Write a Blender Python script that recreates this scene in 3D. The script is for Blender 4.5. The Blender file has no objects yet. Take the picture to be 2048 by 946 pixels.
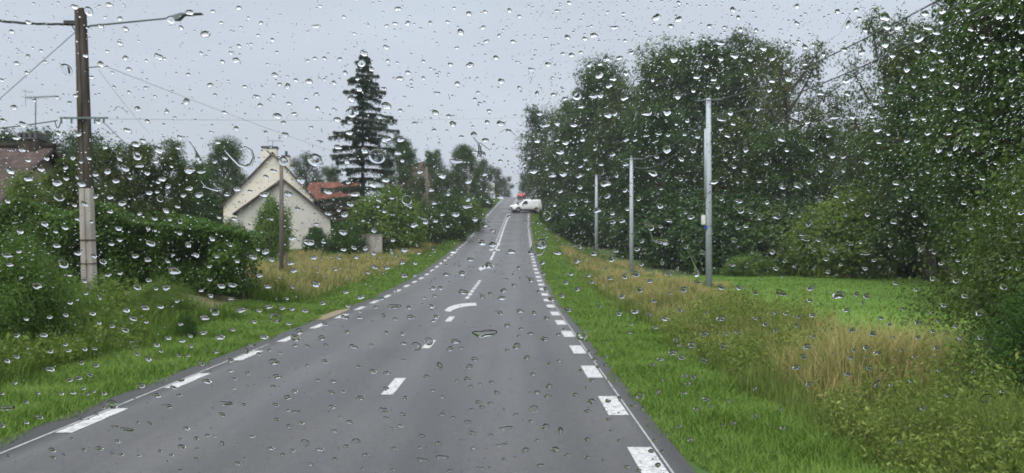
import bpy, math, random
import numpy as np
from mathutils import Vector, Matrix

R = math.radians
random.seed(7)
rng = np.random.default_rng(7)
S = bpy.context.scene
COL = S.collection

# ------------------------------------------------------------------ camera
CAMZ = 1.85
FPX = 1500.0                       # focal length in photo pixels (photo 2048 wide)
HAZE = 0.0004
PITCH = math.atan(17 / FPX)
cd = bpy.data.cameras.new("camera")
cam = bpy.data.objects.new("camera", cd)
COL.objects.link(cam)
cam.location = (0, 0, CAMZ)
cam.rotation_euler = (math.pi / 2 + PITCH, 0, 0)
cd.sensor_width = 36.0
cd.lens = 36.0 * FPX / 2048
cd.clip_start = 0.02
cd.clip_end = 3000
cd.dof.use_dof = True
cd.dof.focus_distance = 0.66
cd.dof.aperture_fstop = 21
S.camera = cam

# ------------------------------------------------------------------ world
W = bpy.data.worlds.new("World")
S.world = W
W.use_nodes = True
nt = W.node_tree
nt.nodes.clear()
def wn(t, **k):
    n = nt.nodes.new(t)
    for a, b in k.items(): setattr(n, a, b)
    return n
SUN_EL, SUN_AZ = R(44), R(205)
out = wn('ShaderNodeOutputWorld')
sky = wn('ShaderNodeTexSky', sky_type='NISHITA', sun_disc=False, sun_elevation=SUN_EL, sun_rotation=SUN_AZ)
sky.dust_density = 6; sky.air_density = 1.5
hs = wn('ShaderNodeHueSaturation'); hs.inputs['Saturation'].default_value = 0.3
bg1 = wn('ShaderNodeBackground'); bg1.inputs['Strength'].default_value = 0.05
nt.links.new(sky.outputs[0], hs.inputs['Color']); nt.links.new(hs.outputs[0], bg1.inputs['Color'])
tc = wn('ShaderNodeTexCoord')
sep = wn('ShaderNodeSeparateXYZ'); nt.links.new(tc.outputs['Generated'], sep.inputs[0])
ramp = wn('ShaderNodeValToRGB'); nt.links.new(sep.outputs['Z'], ramp.inputs[0])
e = ramp.color_ramp.elements
e[0].position = 0.0; e[0].color = (0.455, 0.515, 0.60, 1)
e[1].position = 0.33; e[1].color = (0.43, 0.49, 0.575, 1)
x = e.new(0.14); x.color = (0.44, 0.50, 0.585, 1)
x = e.new(0.42); x.color = (1.15, 1.2, 1.26, 1)
x = e.new(0.85); x.color = (2.1, 2.15, 2.2, 1)
mp = wn('ShaderNodeMapping'); mp.inputs['Scale'].default_value = (2.2, 2.2, 7.0)
nz = wn('ShaderNodeTexNoise'); nz.inputs['Scale'].default_value = 1.4; nz.inputs['Detail'].default_value = 5; nz.inputs['Roughness'].default_value = 0.55
nt.links.new(tc.outputs['Generated'], mp.inputs[0]); nt.links.new(mp.outputs[0], nz.inputs['Vector'])
mr = wn('ShaderNodeMapRange'); mr.inputs['From Min'].default_value = 0.3; mr.inputs['From Max'].default_value = 0.7
mr.inputs['To Min'].default_value = 0.93; mr.inputs['To Max'].default_value = 1.06
nt.links.new(nz.outputs[0], mr.inputs[0])
vm = wn('ShaderNodeVectorMath', operation='SCALE')
nt.links.new(ramp.outputs[0], vm.inputs[0]); nt.links.new(mr.outputs[0], vm.inputs['Scale'])
bg2 = wn('ShaderNodeBackground'); bg2.inputs['Strength'].default_value = 1.0
nt.links.new(vm.outputs[0], bg2.inputs['Color'])
ad = wn('ShaderNodeAddShader')
nt.links.new(bg1.outputs[0], ad.inputs[0]); nt.links.new(bg2.outputs[0], ad.inputs[1])
nt.links.new(ad.outputs[0], out.inputs['Surface'])

# ------------------------------------------------------------------ sun (overcast: weak and very soft)
sl = bpy.data.lights.new("sun", 'SUN'); sl.energy = 1.0; sl.angle = R(30); sl.color = (1, 0.99, 0.97)
sun = bpy.data.objects.new("sun", sl); COL.objects.link(sun)
sd = Vector((math.sin(SUN_AZ) * math.cos(SUN_EL), math.cos(SUN_AZ) * math.cos(SUN_EL), math.sin(SUN_EL)))
sun.rotation_euler = sd.to_track_quat('Z', 'Y').to_euler()

S.view_settings.view_transform = 'Standard'
S.view_settings.look = 'None'
S.view_settings.exposure = 0.0
S.view_settings.gamma = 1.0
S.render.engine = 'CYCLES'
S.cycles.max_bounces = 14
S.cycles.diffuse_bounces = 3
S.cycles.glossy_bounces = 4
S.cycles.transmission_bounces = 12
S.cycles.transparent_max_bounces = 16
S.cycles.caustics_refractive = False
S.cycles.caustics_reflective = False
S.cycles.volume_bounces = 0

# ------------------------------------------------------------------ helpers
def interp(v, tab):
    a = np.array(tab, float)
    return np.interp(v, a[:, 0], a[:, 1])
ZR = [(-60, 0), (20, 0), (26, .03), (35.5, .26), (40, .46), (51, 1.1), (58, 1.62), (66, 2.16), (82, 3.65), (97, 5.3), (107, 6.5), (155, 11.5), (168, 12.6), (182, 13.0), (205, 12.2), (400, 6), (1500, 0)]
CX = [(-60, -1.55), (25, -1.55), (35.5, -1.45), (40, -1.43), (51, -1.32), (58, -1.22), (66, -1.1), (82, -.9), (97, -.58), (107, -.26), (155, 1.1), (185, 2.3), (400, 12), (1500, 60)]
ZF = [(-60, -.05), (20, -.02), (30, .1), (50, -.1), (75, 1.3), (100, 4.2), (115, 5.6), (155, 10.4), (185, 12.0), (400, 6), (1500, 0)]
ZL = [(-60, .35), (8, .38), (13, .42), (18, .54), (20, .58), (28, .58), (40, .55), (55, 1.3), (66, 2.0), (82, 3.4), (107, 6.2), (155, 11.2), (185, 12.7), (400, 6), (1500, 0)]
def smooth(v, a, b):
    t = np.clip((v - a) / (b - a), 0, 1); return t * t * (3 - 2 * t)
_p = rng.permutation(4096)
def vnoise(x, y, s, off=0):
    x = np.asarray(x, float) / s + 911.3 + off; y = np.asarray(y, float) / s + 517.7 + off
    xi = np.floor(x).astype(int); yi = np.floor(y).astype(int); fx = x - xi; fy = y - yi
    fx = fx * fx * (3 - 2 * fx); fy = fy * fy * (3 - 2 * fy)
    def h(a, b): return _p[(a * 73 + b * 179 + 31 * (a * b % 97)) % 4096] / 4096.0
    return (h(xi, yi) * (1 - fx) + h(xi + 1, yi) * fx) * (1 - fy) + (h(xi, yi + 1) * (1 - fx) + h(xi + 1, yi + 1) * fx) * fy
def ground(x, y):
    x = np.asarray(x, float); y = np.asarray(y, float)
    zr = interp(y, ZR); u = x - interp(y, CX)
    er = np.maximum(u - 3.04, 0); el = np.maximum(-u - 3.3, 0)
    tr = smooth(er, .6, 5.5); tl = smooth(el, .7, 4.8)
    z = zr + np.where(u > 0, (interp(y, ZF) - zr) * tr, (interp(y, ZL) - zr) * tl)
    far = np.maximum(er, el)
    z = z - 0.03 - 0.02 * smooth(far, 0, .4)
    return z + (vnoise(x, y, 2.3) - .5) * .14 * smooth(far, .5, 3) - 0.0
def G(x, y): return float(ground(x, y))
cP, sP = math.cos(PITCH), math.sin(PITCH)
def ray(px, py):
    a = (px - 1024) / FPX; b = (473 - py) / FPX
    return Vector((a, cP - b * sP, sP + b * cP))
def at(px, py, Y):
    r = ray(px, py); t = Y / r.y
    return Vector((r.x * t, Y, CAMZ + r.z * t))

def tag(o, label=None, cat=None, group=None, kind=None):
    if label: o['label'] = label
    if cat: o['category'] = cat
    if group: o['group'] = group
    if kind: o['kind'] = kind
    return o
def empty(name, loc, rz=0, label=None, cat=None, group=None):
    o = bpy.data.objects.new(name, None); COL.objects.link(o)
    o.location = loc; o.rotation_euler = (0, 0, rz); o.empty_display_size = .2
    return tag(o, label, cat, group)
def link_mesh(name, me, mats, parent=None, smooth_=False):
    o = bpy.data.objects.new(name, me); COL.objects.link(o)
    for m in (mats if isinstance(mats, (list, tuple)) else [mats]): me.materials.append(m)
    if smooth_: me.polygons.foreach_set('use_smooth', [True] * len(me.polygons))
    if parent: o.parent = parent
    return o
def mesh_np(name, V, F, mats, parent=None, smooth_=False, uv=None):
    """F: list of (m,k) int arrays"""
    me = bpy.data.meshes.new(name)
    F = F if isinstance(F, list) else [F]
    V = np.asarray(V, np.float32)
    me.vertices.add(len(V)); me.vertices.foreach_set('co', V.ravel())
    tot = sum(f.size for f in F); npoly = sum(len(f) for f in F)
    me.loops.add(tot); me.polygons.add(npoly)
    li = np.concatenate([f.ravel() for f in F]).astype(np.int32)
    me.loops.foreach_set('vertex_index', li)
    sizes = np.concatenate([np.full(len(f), f.shape[1], np.int32) for f in F])
    st = np.zeros(npoly, np.int32); st[1:] = np.cumsum(sizes)[:-1]
    me.polygons.foreach_set('loop_start', st)
    me.polygons.foreach_set('loop_total', sizes)
    me.update(calc_edges=True); me.validate()
    return link_mesh(name, me, mats, parent, smooth_)

class MB:
    def __init__(s): s.v = []; s.f = []; s.m = []
    def add(s, vs, fs, mi=0):
        n = len(s.v); s.v += [tuple(v) for v in vs]; s.f += [tuple(i + n for i in f) for f in fs]; s.m += [mi] * len(fs); return s
    def box(s, a, b, mi=0):
        x0, y0, z0 = a; x1, y1, z1 = b
        return s.add([(x0, y0, z0), (x1, y0, z0), (x1, y1, z0), (x0, y1, z0), (x0, y0, z1), (x1, y0, z1), (x1, y1, z1), (x0, y1, z1)],
              [(0, 3, 2, 1), (4, 5, 6, 7), (0, 1, 5, 4), (1, 2, 6, 5), (2, 3, 7, 6), (3, 0, 4, 7)], mi)
    def tube(s, pts, rads, n=8, mi=0, cap=True):
        pts = [Vector(p) for p in pts]
        if not isinstance(rads, (list, tuple)): rads = [rads] * len(pts)
        rings = []; prev = None; vs = []
        for i, p in enumerate(pts):
            d = (pts[min(i + 1, len(pts) - 1)] - pts[max(i - 1, 0)]).normalized()
            if prev is None:
                up = Vector((0, 0, 1)) if abs(d.z) < .9 else Vector((1, 0, 0))
                a = d.cross(up).normalized()
            else:
                a = (prev - d * prev.dot(d)).normalized()
            prev = a; b = d.cross(a)
            for k in range(n):
                t = 2 * math.pi * k / n
                vs.append(p + (a * math.cos(t) + b * math.sin(t)) * rads[i])
        fs = []
        for i in range(len(pts) - 1):
            for k in range(n):
                k2 = (k + 1) % n
                fs.append((i * n + k, i * n + k2, (i + 1) * n + k2, (i + 1) * n + k))
        if cap:
            fs.append(tuple(range(n))[::-1]); fs.append(tuple((len(pts) - 1) * n + k for k in range(n)))
        return s.add(vs, fs, mi)
    def prism(s, poly, axis, a, b, mi=0):
        """poly: 2D points; extruded along axis from a to b"""
        def P(q, t):
            if axis == 'y': return (q[0], t, q[1])
            if axis == 'x': return (t, q[0], q[1])
            return (q[0], q[1], t)
        n = len(poly)
        vs = [P(q, a) for q in poly] + [P(q, b) for q in poly]
        fs = [tuple(range(n)), tuple(range(2 * n - 1, n - 1, -1))] + [(i, i + n, (i + 1) % n + n, (i + 1) % n) for i in range(n)]
        return s.add(vs, fs, mi)
    def build(s, name, mats, parent=None, smooth_=False, bevel=0):
        me = bpy.data.meshes.new(name); me.from_pydata(s.v, [], s.f); me.update()
        o = link_mesh(name, me, mats, parent)
        me.polygons.foreach_set('material_index', s.m)
        import bmesh
        bm = bmesh.new(); bm.from_mesh(me); bmesh.ops.recalc_face_normals(bm, faces=bm.faces[:])
        if bevel:
            es = [e for e in bm.edges if len(e.link_faces) == 2 and e.calc_face_angle(0) > .35]
            bmesh.ops.bevel(bm, geom=es, offset=bevel, segments=2, affect='EDGES', clamp_overlap=True)
        bm.to_mesh(me); bm.free()
        if smooth_:
            me.polygons.foreach_set('use_smooth', [True] * len(me.polygons))
        return o
def copy_tree(o, parent=None):
    c = o.copy(); COL.objects.link(c); c.parent = parent
    for ch in [q for q in COL.objects if q.parent == o]: copy_tree(ch, c)
    return c

# ------------------------------------------------------------------ materials
def mat(name):
    m = bpy.data.materials.new(name); m.use_nodes = True
    n = m.node_tree; b = n.nodes['Principled BSDF']
    return m, n, b
def N(n, t, **k):
    q = n.nodes.new(t)
    for a, b in k.items():
        if a.startswith('i_'): q.inputs[a[2:].replace('_', ' ')].default_value = b
        else: setattr(q, a, b)
    return q
def ramp_of(n, src, stops):
    r = N(n, 'ShaderNodeValToRGB'); n.links.new(src, r.inputs[0]); e = r.color_ramp.elements
    e[0].position, e[0].color = stops[0][0], (*stops[0][1], 1)
    e[1].position, e[1].color = stops[-1][0], (*stops[-1][1], 1)
    for p, c in stops[1:-1]:
        q = e.new(p); q.color = (*c, 1)
    return r
def noisy(name, stops, scale=3, detail=6, rough=.8, bump=0, stretch=None, spec=.3, bscale=None, metallic=0):
    m, n, b = mat(name)
    g = N(n, 'ShaderNodeNewGeometry') if False else N(n, 'ShaderNodeTexCoord')
    mp = N(n, 'ShaderNodeMapping'); n.links.new(g.outputs['Object'], mp.inputs[0])
    if stretch: mp.inputs['Scale'].default_value = stretch
    t = N(n, 'ShaderNodeTexNoise', i_Scale=scale, i_Detail=detail, i_Roughness=.62); n.links.new(mp.outputs[0], t.inputs['Vector'])
    r = ramp_of(n, t.outputs[0], stops); n.links.new(r.outputs[0], b.inputs['Base Color'])
    b.inputs['Roughness'].default_value = rough; b.inputs['Specular IOR Level'].default_value = spec; b.inputs['Metallic'].default_value = metallic
    if bump:
        t2 = N(n, 'ShaderNodeTexNoise', i_Scale=bscale or scale * 6, i_Detail=4); n.links.new(mp.outputs[0], t2.inputs['Vector'])
        bp = N(n, 'ShaderNodeBump', i_Strength=bump, i_Distance=.02); n.links.new(t2.outputs[0], bp.inputs['Height']); n.links.new(bp.outputs[0], b.inputs['Normal'])
    return m
def foliage(name, stops, scale=.6, trans=.35, rough=.6, rnd=.5, spec=.13):
    """leaf colour: large noise patches + per-leaf + per-object variation"""
    m, n, b = mat(name)
    tc = N(n, 'ShaderNodeTexCoord'); geo = N(n, 'ShaderNodeNewGeometry'); oi = N(n, 'ShaderNodeObjectInfo')
    t = N(n, 'ShaderNodeTexNoise', i_Scale=scale, i_Detail=4); n.links.new(tc.outputs['Object'], t.inputs['Vector'])
    mx = N(n, 'ShaderNodeMix'); mx.inputs[0].default_value = rnd
    n.links.new(t.outputs[0], mx.inputs[2]); n.links.new(geo.outputs['Random Per Island'], mx.inputs[3])
    r = ramp_of(n, mx.outputs[0], stops)
    hv = N(n, 'ShaderNodeHueSaturation'); n.links.new(r.outputs[0], hv.inputs['Color'])
    mr = N(n, 'ShaderNodeMapRange'); n.links.new(oi.outputs['Random'], mr.inputs[0]); mr.inputs['To Min'].default_value = .485; mr.inputs['To Max'].default_value = .515
    n.links.new(mr.outputs[0], hv.inputs['Hue'])
    mr2 = N(n, 'ShaderNodeMapRange'); n.links.new(oi.outputs['Random'], mr2.inputs[0]); mr2.inputs['To Min'].default_value = 1.15; mr2.inputs['To Max'].default_value = .85
    n.links.new(mr2.outputs[0], hv.inputs['Value'])
    n.links.new(hv.outputs[0], b.inputs['Base Color']); b.inputs['Roughness'].default_value = rough; b.inputs['Specular IOR Level'].default_value = spec
    if trans:
        tl = N(n, 'ShaderNodeBsdfTranslucent'); n.links.new(hv.outputs[0], tl.inputs['Color'])
        ms = N(n, 'ShaderNodeMixShader'); ms.inputs[0].default_value = trans
        n.links.new(b.outputs[0], ms.inputs[1]); n.links.new(tl.outputs[0], ms.inputs[2])
        n.links.new(ms.outputs[0], n.nodes['Material Output'].inputs['Surface'])
    return m
def plain(name, c, rough=.5, metallic=0, spec=.5):
    return noisy(name, [(0.3, tuple(v * .86 for v in c)), (.7, tuple(min(1, v * 1.1) for v in c))], scale=4, rough=rough, metallic=metallic, spec=spec)

M = {}
# asphalt: world-space noise, two paler wheel tracks per lane, fine aggregate, damp patches in the gloss
def asphalt():
    m, n, b = mat('asphalt')
    tc = N(n, 'ShaderNodeTexCoord')
    sp = N(n, 'ShaderNodeSeparateXYZ'); n.links.new(tc.outputs['UV'], sp.inputs[0])   # UV.x = metres across, UV.y = metres along
    big = N(n, 'ShaderNodeTexNoise', i_Scale=.35, i_Detail=5); n.links.new(tc.outputs['Object'], big.inputs['Vector'])
    mp = N(n, 'ShaderNodeMapping'); mp.inputs['Scale'].default_value = (2.2, .12, 1); n.links.new(tc.outputs['UV'], mp.inputs[0])
    streak = N(n, 'ShaderNodeTexNoise', i_Scale=1.0, i_Detail=4); n.links.new(mp.outputs[0], streak.inputs['Vector'])
    fine = N(n, 'ShaderNodeTexNoise', i_Scale=60, i_Detail=3); n.links.new(tc.outputs['Object'], fine.inputs['Vector'])
    grain = N(n, 'ShaderNodeTexVoronoi', i_Scale=90); n.links.new(tc.outputs['Object'], grain.inputs['Vector'])
    # wheel tracks
    wv = N(n, 'ShaderNodeMath', operation='MULTIPLY'); n.links.new(sp.outputs[0], wv.inputs[0]); wv.inputs[1].default_value = 2 * math.pi / 1.45
    cs = N(n, 'ShaderNodeMath', operation='COSINE'); n.links.new(wv.outputs[0], cs.inputs[0])
    def mul(a, k):
        q = N(n, 'ShaderNodeMath', operation='MULTIPLY'); n.links.new(a, q.inputs[0]); q.inputs[1].default_value = k; return q.outputs[0]
    def add(a, c):
        q = N(n, 'ShaderNodeMath', operation='ADD'); n.links.new(a, q.inputs[0]); n.links.new(c, q.inputs[1]); return q.outputs[0]
    v = add(add(mul(big.outputs[0], .42), mul(streak.outputs[0], .42)), add(mul(cs.outputs[0], .045), add(mul(fine.outputs[0], .38), mul(grain.outputs['Distance'], .16))))
    mid = N(n, 'ShaderNodeTexNoise', i_Scale=11, i_Detail=5, i_Roughness=.7); n.links.new(tc.outputs['Object'], mid.inputs['Vector'])
    ab = N(n, 'ShaderNodeMath', operation='ABSOLUTE'); n.links.new(sp.outputs[0], ab.inputs[0])
    ed = N(n, 'ShaderNodeMapRange'); n.links.new(ab.outputs[0], ed.inputs[0]); ed.inputs['From Min'].default_value = 2.75; ed.inputs['From Max'].default_value = 3.0; ed.inputs['To Min'].default_value = 0; ed.inputs['To Max'].default_value = -.34
    v = add(add(v, mul(mid.outputs[0], .30)), ed.outputs[0])
    r = ramp_of(n, v, [(.46, (.013, .0135, .015)), (.64, (.029, .030, .033)), (.78, (.042, .043, .046)), (1.0, (.080, .081, .085))])
    n.links.new(r.outputs[0], b.inputs['Base Color'])
    rr = N(n, 'ShaderNodeMapRange'); n.links.new(add(big.outputs[0], mul(streak.outputs[0], .5)), rr.inputs[0])
    rr.inputs['From Min'].default_value = .5; rr.inputs['From Max'].default_value = 1.0; rr.inputs['To Min'].default_value = .34; rr.inputs['To Max'].default_value = .66
    n.links.new(rr.outputs[0], b.inputs['Roughness']); b.inputs['Specular IOR Level'].default_value = .36
    bp = N(n, 'ShaderNodeBump', i_Strength=.5, i_Distance=.006); n.links.new(grain.outputs['Distance'], bp.inputs['Height']); n.links.new(bp.outputs[0], b.inputs['Normal'])
    return m
M['asphalt'] = asphalt()
def paint():
    m, n, b = mat('road_paint')
    tc = N(n, 'ShaderNodeTexCoord')
    t = N(n, 'ShaderNodeTexNoise', i_Scale=14, i_Detail=8, i_Roughness=.8); n.links.new(tc.outputs['Object'], t.inputs['Vector'])
    r = ramp_of(n, t.outputs[0], [(.36, (.07, .07, .075)), (.45, (.30, .305, .31)), (.60, (.50, .51, .51))])
    n.links.new(r.outputs[0], b.inputs['Base Color']); b.inputs['Roughness'].default_value = .5
    return m
M['paint'] = paint()
M['seam'] = noisy('road_seam', [(.35, (.2, .2, .21)), (.65, (.34, .34, .35))], scale=6)
M['soil'] = noisy('verge_soil', [(.3, (.025, .05, .014)), (.5, (.05, .095, .022)), (.7, (.09, .10, .035))], scale=1.2, detail=8, rough=1, bump=.6)
M['lawn'] = noisy('lawn_turf', [(.3, (.052, .115, .012)), (.5, (.085, .170, .018)), (.72, (.115, .195, .030))], scale=.9, detail=9, rough=1, bump=.5)
M['gravel'] = noisy('gravel', [(.3, (.13, .10, .065)), (.5, (.2, .165, .11)), (.7, (.10, .12, .05))], scale=2.5, detail=9, rough=1, bump=.5)
M['leaf_wood'] = foliage('leaf_woodland', [(.2, (.014, .038, .009)), (.45, (.032, .078, .017)), (.62, (.060, .118, .028)), (.85, (.115, .175, .055))])
M['leaf_olive'] = foliage('leaf_olive', [(.2, (.022, .042, .010)), (.5, (.052, .086, .019)), (.85, (.125, .158, .048))])
M['leaf_light'] = foliage('leaf_light', [(.2, (.045, .092, .016)), (.5, (.090, .165, .028)), (.85, (.17, .25, .06))])
M['leaf_mid'] = foliage('leaf_mid', [(.2, (.026, .052, .012)), (.5, (.058, .105, .022)), (.85, (.13, .185, .05))])
M['leaf_hedge'] = foliage('leaf_hedge', [(.2, (.017, .046, .009)), (.5, (.036, .092, .014)), (.85, (.09, .17, .032))], scale=.9)
M['leaf_far'] = foliage('leaf_far', [(.2, (.025, .045, .020)), (.5, (.045, .077, .028)), (.85, (.09, .125, .05))])
M['needle'] = foliage('spruce_needles', [(.2, (0.014, 0.029, 0.017)), (.5, (0.025, 0.049, 0.027)), (.85, (0.054, 0.085, 0.048))], trans=.15)
M['bark'] = noisy('bark', [(.3, (.03, .025, .02)), (.7, (.10, .085, .065))], scale=5, rough=.95, bump=.6, stretch=(3, 3, .5))
M['grass_short'] = foliage('grass_short', [(.2, (.078, .138, .020)), (.5, (.140, .228, .036)), (.85, (.215, .305, .075))], scale=.7, trans=.3)
M['grass_tall'] = foliage('grass_tall', [(.15, (.060, .105, .018)), (.45, (.115, .165, .032)), (.70, (.165, .205, .05)), (.95, (.28, .26, .10))], scale=.35, trans=.3, rnd=.42)
M['grass_dry'] = foliage('grass_dry', [(.15, (.11, .14, .036)), (.45, (.26, .235, .085)), (.8, (.42, .365, .165))], scale=.4, trans=.3, rnd=.5)
M['grass_bank'] = foliage('grass_bank', [(.15, (.044, .092, .012)), (.5, (.100, .172, .025)), (.8, (.155, .22, .042)), (.95, (.24, .24, .08))], scale=.4, trans=.3, rnd=.45)
M['weed'] = foliage('weed_leaf', [(.15, (.055, .105, .018)), (.45, (.12, .185, .036)), (.7, (.22, .275, .075)), (.9, (.38, .42, .17))], scale=.8, trans=.35)
M['weed_dark'] = foliage('weed_dark', [(.15, (.045, .095, .018)), (.5, (.10, .175, .032)), (.9, (.19, .26, .07))], scale=.8, trans=.35)
M['concrete'] = noisy('pole_concrete', [(.3, (.20, .185, .16)), (.55, (.33, .31, .28)), (.75, (.40, .385, .35))], scale=2.5, detail=8, rough=.85, bump=.2, stretch=(1, 1, .35))
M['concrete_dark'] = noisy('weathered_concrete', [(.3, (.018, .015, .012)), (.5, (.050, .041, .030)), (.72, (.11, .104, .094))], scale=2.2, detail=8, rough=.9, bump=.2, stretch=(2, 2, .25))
M['pole_grey'] = noisy('galvanised_pole', [(.3, (.28, .32, .36)), (.7, (.44, .48, .52))], scale=2.5, detail=7, rough=.55, stretch=(2, 2, .3))
M['wood_pole'] = noisy('pole_wood', [(.3, (.07, .06, .05)), (.7, (.17, .15, .125))], scale=4, detail=7, rough=.9, stretch=(4, 4, .3))
M['steel'] = plain('dull_steel', (.11, .15, .15), rough=.5, metallic=.3)
M['black'] = plain('black_rubber', (.015, .016, .018), rough=.6)
M['cable'] = plain('cable_black', (.03, .035, .037), rough=.6)
M['cable_grey'] = plain('cable_grey', (.10, .12, .125), rough=.6)
M['white_box'] = plain('white_plastic', (.66, .66, .64), rough=.4)
M['blue_tag'] = plain('blue_plate', (.02, .05, .32), rough=.4)
M['render_cream'] = noisy('wall_cream', [(.3, (.56, .53, .45)), (.55, (.68, .65, .55)), (.8, (.72, .69, .60))], scale=.9, detail=9, rough=.9, bump=.1)
M['render_grey'] = noisy('wall_grey_render', [(.3, (.40, .385, .345)), (.55, (.50, .485, .44)), (.8, (.55, .535, .49))], scale=.9, detail=9, rough=.9, bump=.1)
M['render_tan'] = noisy('wall_tan', [(.3, (.20, .16, .12)), (.7, (.29, .24, .18))], scale=.9, detail=9, rough=.9)
def tiles(name, a, b_, sc=3.2):
    m, n, b = mat(name)
    tc = N(n, 'ShaderNodeTexCoord')
    br = N(n, 'ShaderNodeTexBrick', i_Scale=sc); n.links.new(tc.outputs['UV'], br.inputs['Vector'])
    br.inputs['Color1'].default_value = (*a, 1); br.inputs['Color2'].default_value = (*b_, 1); br.inputs['Mortar'].default_value = (*[v * .45 for v in a], 1)
    br.inputs['Mortar Size'].default_value = .03; br.inputs['Brick Width'].default_value = .8; br.inputs['Row Height'].default_value = 1.0
    t = N(n, 'ShaderNodeTexNoise', i_Scale=1.1, i_Detail=7); n.links.new(tc.outputs['Object'], t.inputs['Vector'])
    hv = N(n, 'ShaderNodeHueSaturation'); n.links.new(br.outputs[0], hv.inputs['Color'])
    mr = N(n, 'ShaderNodeMapRange'); n.links.new(t.outputs[0], mr.inputs[0]); mr.inputs['From Min'].default_value = .3; mr.inputs['From Max'].default_value = .7; mr.inputs['To Min'].default_value = .6; mr.inputs['To Max'].default_value = 1.35
    n.links.new(mr.outputs[0], hv.inputs['Value']); n.links.new(hv.outputs[0], b.inputs['Base Color'])
    b.inputs['Roughness'].default_value = .9; b.inputs['Specular IOR Level'].default_value = .15
    bp = N(n, 'ShaderNodeBump', i_Strength=.7, i_Distance=.03); n.links.new(br.outputs['Fac'], bp.inputs['Height']); bp.invert = True; n.links.new(bp.outputs[0], b.inputs['Normal'])
    return m
M['tile_brown'] = tiles('roof_tile_brown', (.055, .043, .040), (.082, .063, .058))
M['tile_dark'] = tiles('roof_tile_dark', (.055, .042, .040), (.085, .062, .056))
M['tile_orange'] = tiles('roof_tile_orange', (.18, .074, .054), (.13, .056, .043))
M['tile_greybrown'] = tiles('roof_tile_greybrown', (.15, .11, .09), (.20, .145, .115))
M['trim_dark'] = plain('dark_trim', (.07, .065, .06), rough=.7)
M['metal_sheet'] = plain('chimney_cap', (.05, .05, .055), rough=.5)
M['glass_dark'] = plain('window_glass', (.02, .025, .03), rough=.08, spec=.8)
M['shutter'] = plain('shutter_paint', (.10, .085, .07), rough=.6)
M['car_white'] = plain('white_car_paint', (.86, .87, .88), rough=.3)
M['car_red'] = plain('red_car_paint', (.42, .02, .03), rough=.3)
M['hub'] = plain('wheel_steel', (.35, .36, .38), rough=.4, metallic=.6)
M['lamp_clear'] = plain('headlight_lens', (.55, .6, .62), rough=.15)
M['lamp_red'] = plain('tail_light_lens', (.5, .02, .02), rough=.2)
M['plate'] = plain('number_plate', (.75, .74, .68), rough=.4)
M['reflector'] = plain('reflector_red', (.45, .03, .02), rough=.3)
M['sign_face'] = plain('sign_white', (.7, .7, .7), rough=.5)
def water():
    m = bpy.data.materials.new('rain_water'); m.use_nodes = True; n = m.node_tree; n.nodes.clear()
    o = N(n, 'ShaderNodeOutputMaterial'); g = N(n, 'ShaderNodeBsdfGlass'); g.inputs['IOR'].default_value = 1.36; g.inputs['Roughness'].default_value = 0
    tc = N(n, 'ShaderNodeTexCoord')
    t = N(n, 'ShaderNodeTexNoise', i_Scale=2.0, i_Detail=2); n.links.new(tc.outputs['Object'], t.inputs['Vector'])
    r = ramp_of(n, t.outputs[0], [(.3, (.96, .97, .98)), (.7, (1, 1, 1))]); n.links.new(r.outputs[0], g.inputs['Color'])
    n.links.new(g.outputs[0], o.inputs['Surface']); return m
M['water'] = water()
M['maroon'] = plain('maroon_paint', (.045, .022, .020), rough=.35)
M['dash'] = plain('dark_trim_plastic', (.018, .016, .016), rough=.8)

# ------------------------------------------------------------------ ground and road
def grid_sheet(xs, ys, zf, name, m, uvf=None):
    X, Y = np.meshgrid(xs, ys); Z = zf(X, Y)
    V = np.stack([X, Y, Z], -1).reshape(-1, 3); nx = len(xs)
    i = np.arange(len(ys) - 1)[:, None] * nx + np.arange(nx - 1)[None]
    F = np.stack([i, i + 1, i + 1 + nx, i + nx], -1).reshape(-1, 4)
    return mesh_np(name, V, F, m, smooth_=True)
def nonuni(a, b, fine, lo, hi, n2):
    left = lo - np.geomspace(.001, lo - a + .001, n2)[::-1] if a < lo else []
    right = hi + np.geomspace(.001, b - hi + .001, n2) if b > hi else []
    return np.unique(np.concatenate([left, np.arange(lo, hi, fine), right]))
xs = np.concatenate([-np.geomspace(22, 1400, 30)[::-1], np.arange(-21.5, 24, .45), np.geomspace(24.5, 1400, 30)])
ys = np.concatenate([np.linspace(-60, 2, 18), np.arange(2.5, 60, .5), np.arange(60, 215, 2.5), np.geomspace(216, 1500, 22)])
tag(grid_sheet(xs, ys, ground, 'ground', M['soil']), kind='structure')

def strip(name, m, u0, u1, y0, y1, dz, step=1.0, kind=None, zoff=None, parent=None, nu=1):
    """sheet following the road; u metres across from the road centre"""
    n = max(2, int((y1 - y0) / step) + 1); ys = np.linspace(y0, y1, n); V = []; uv = []
    for y in ys:
        c = float(interp(y, CX)); z = float(interp(y, ZR)) + dz
        for k in range(nu + 1):
            u = u0 + (u1 - u0) * k / nu
            V.append((c + u, y, z)); uv.append((u, y))
    w = nu + 1
    F = [(i * w + k, i * w + k + 1, (i + 1) * w + k + 1, (i + 1) * w + k) for i in range(n - 1) for k in range(nu)]
    o = mesh_np(name, V, np.array(F), m, parent)
    ul = o.data.uv_layers.new(name='UVMap')
    li = np.zeros(len(o.data.loops), np.int32); o.data.loops.foreach_get('vertex_index', li)
    ul.data.foreach_set('uv', np.array(uv, np.float32)[li].ravel())
    if kind: tag(o, kind=kind)
    return o
road = strip('road', M['asphalt'], -3.3, 3.04, -30, 230, 0, 1.0, 'structure', nu=14)
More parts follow.
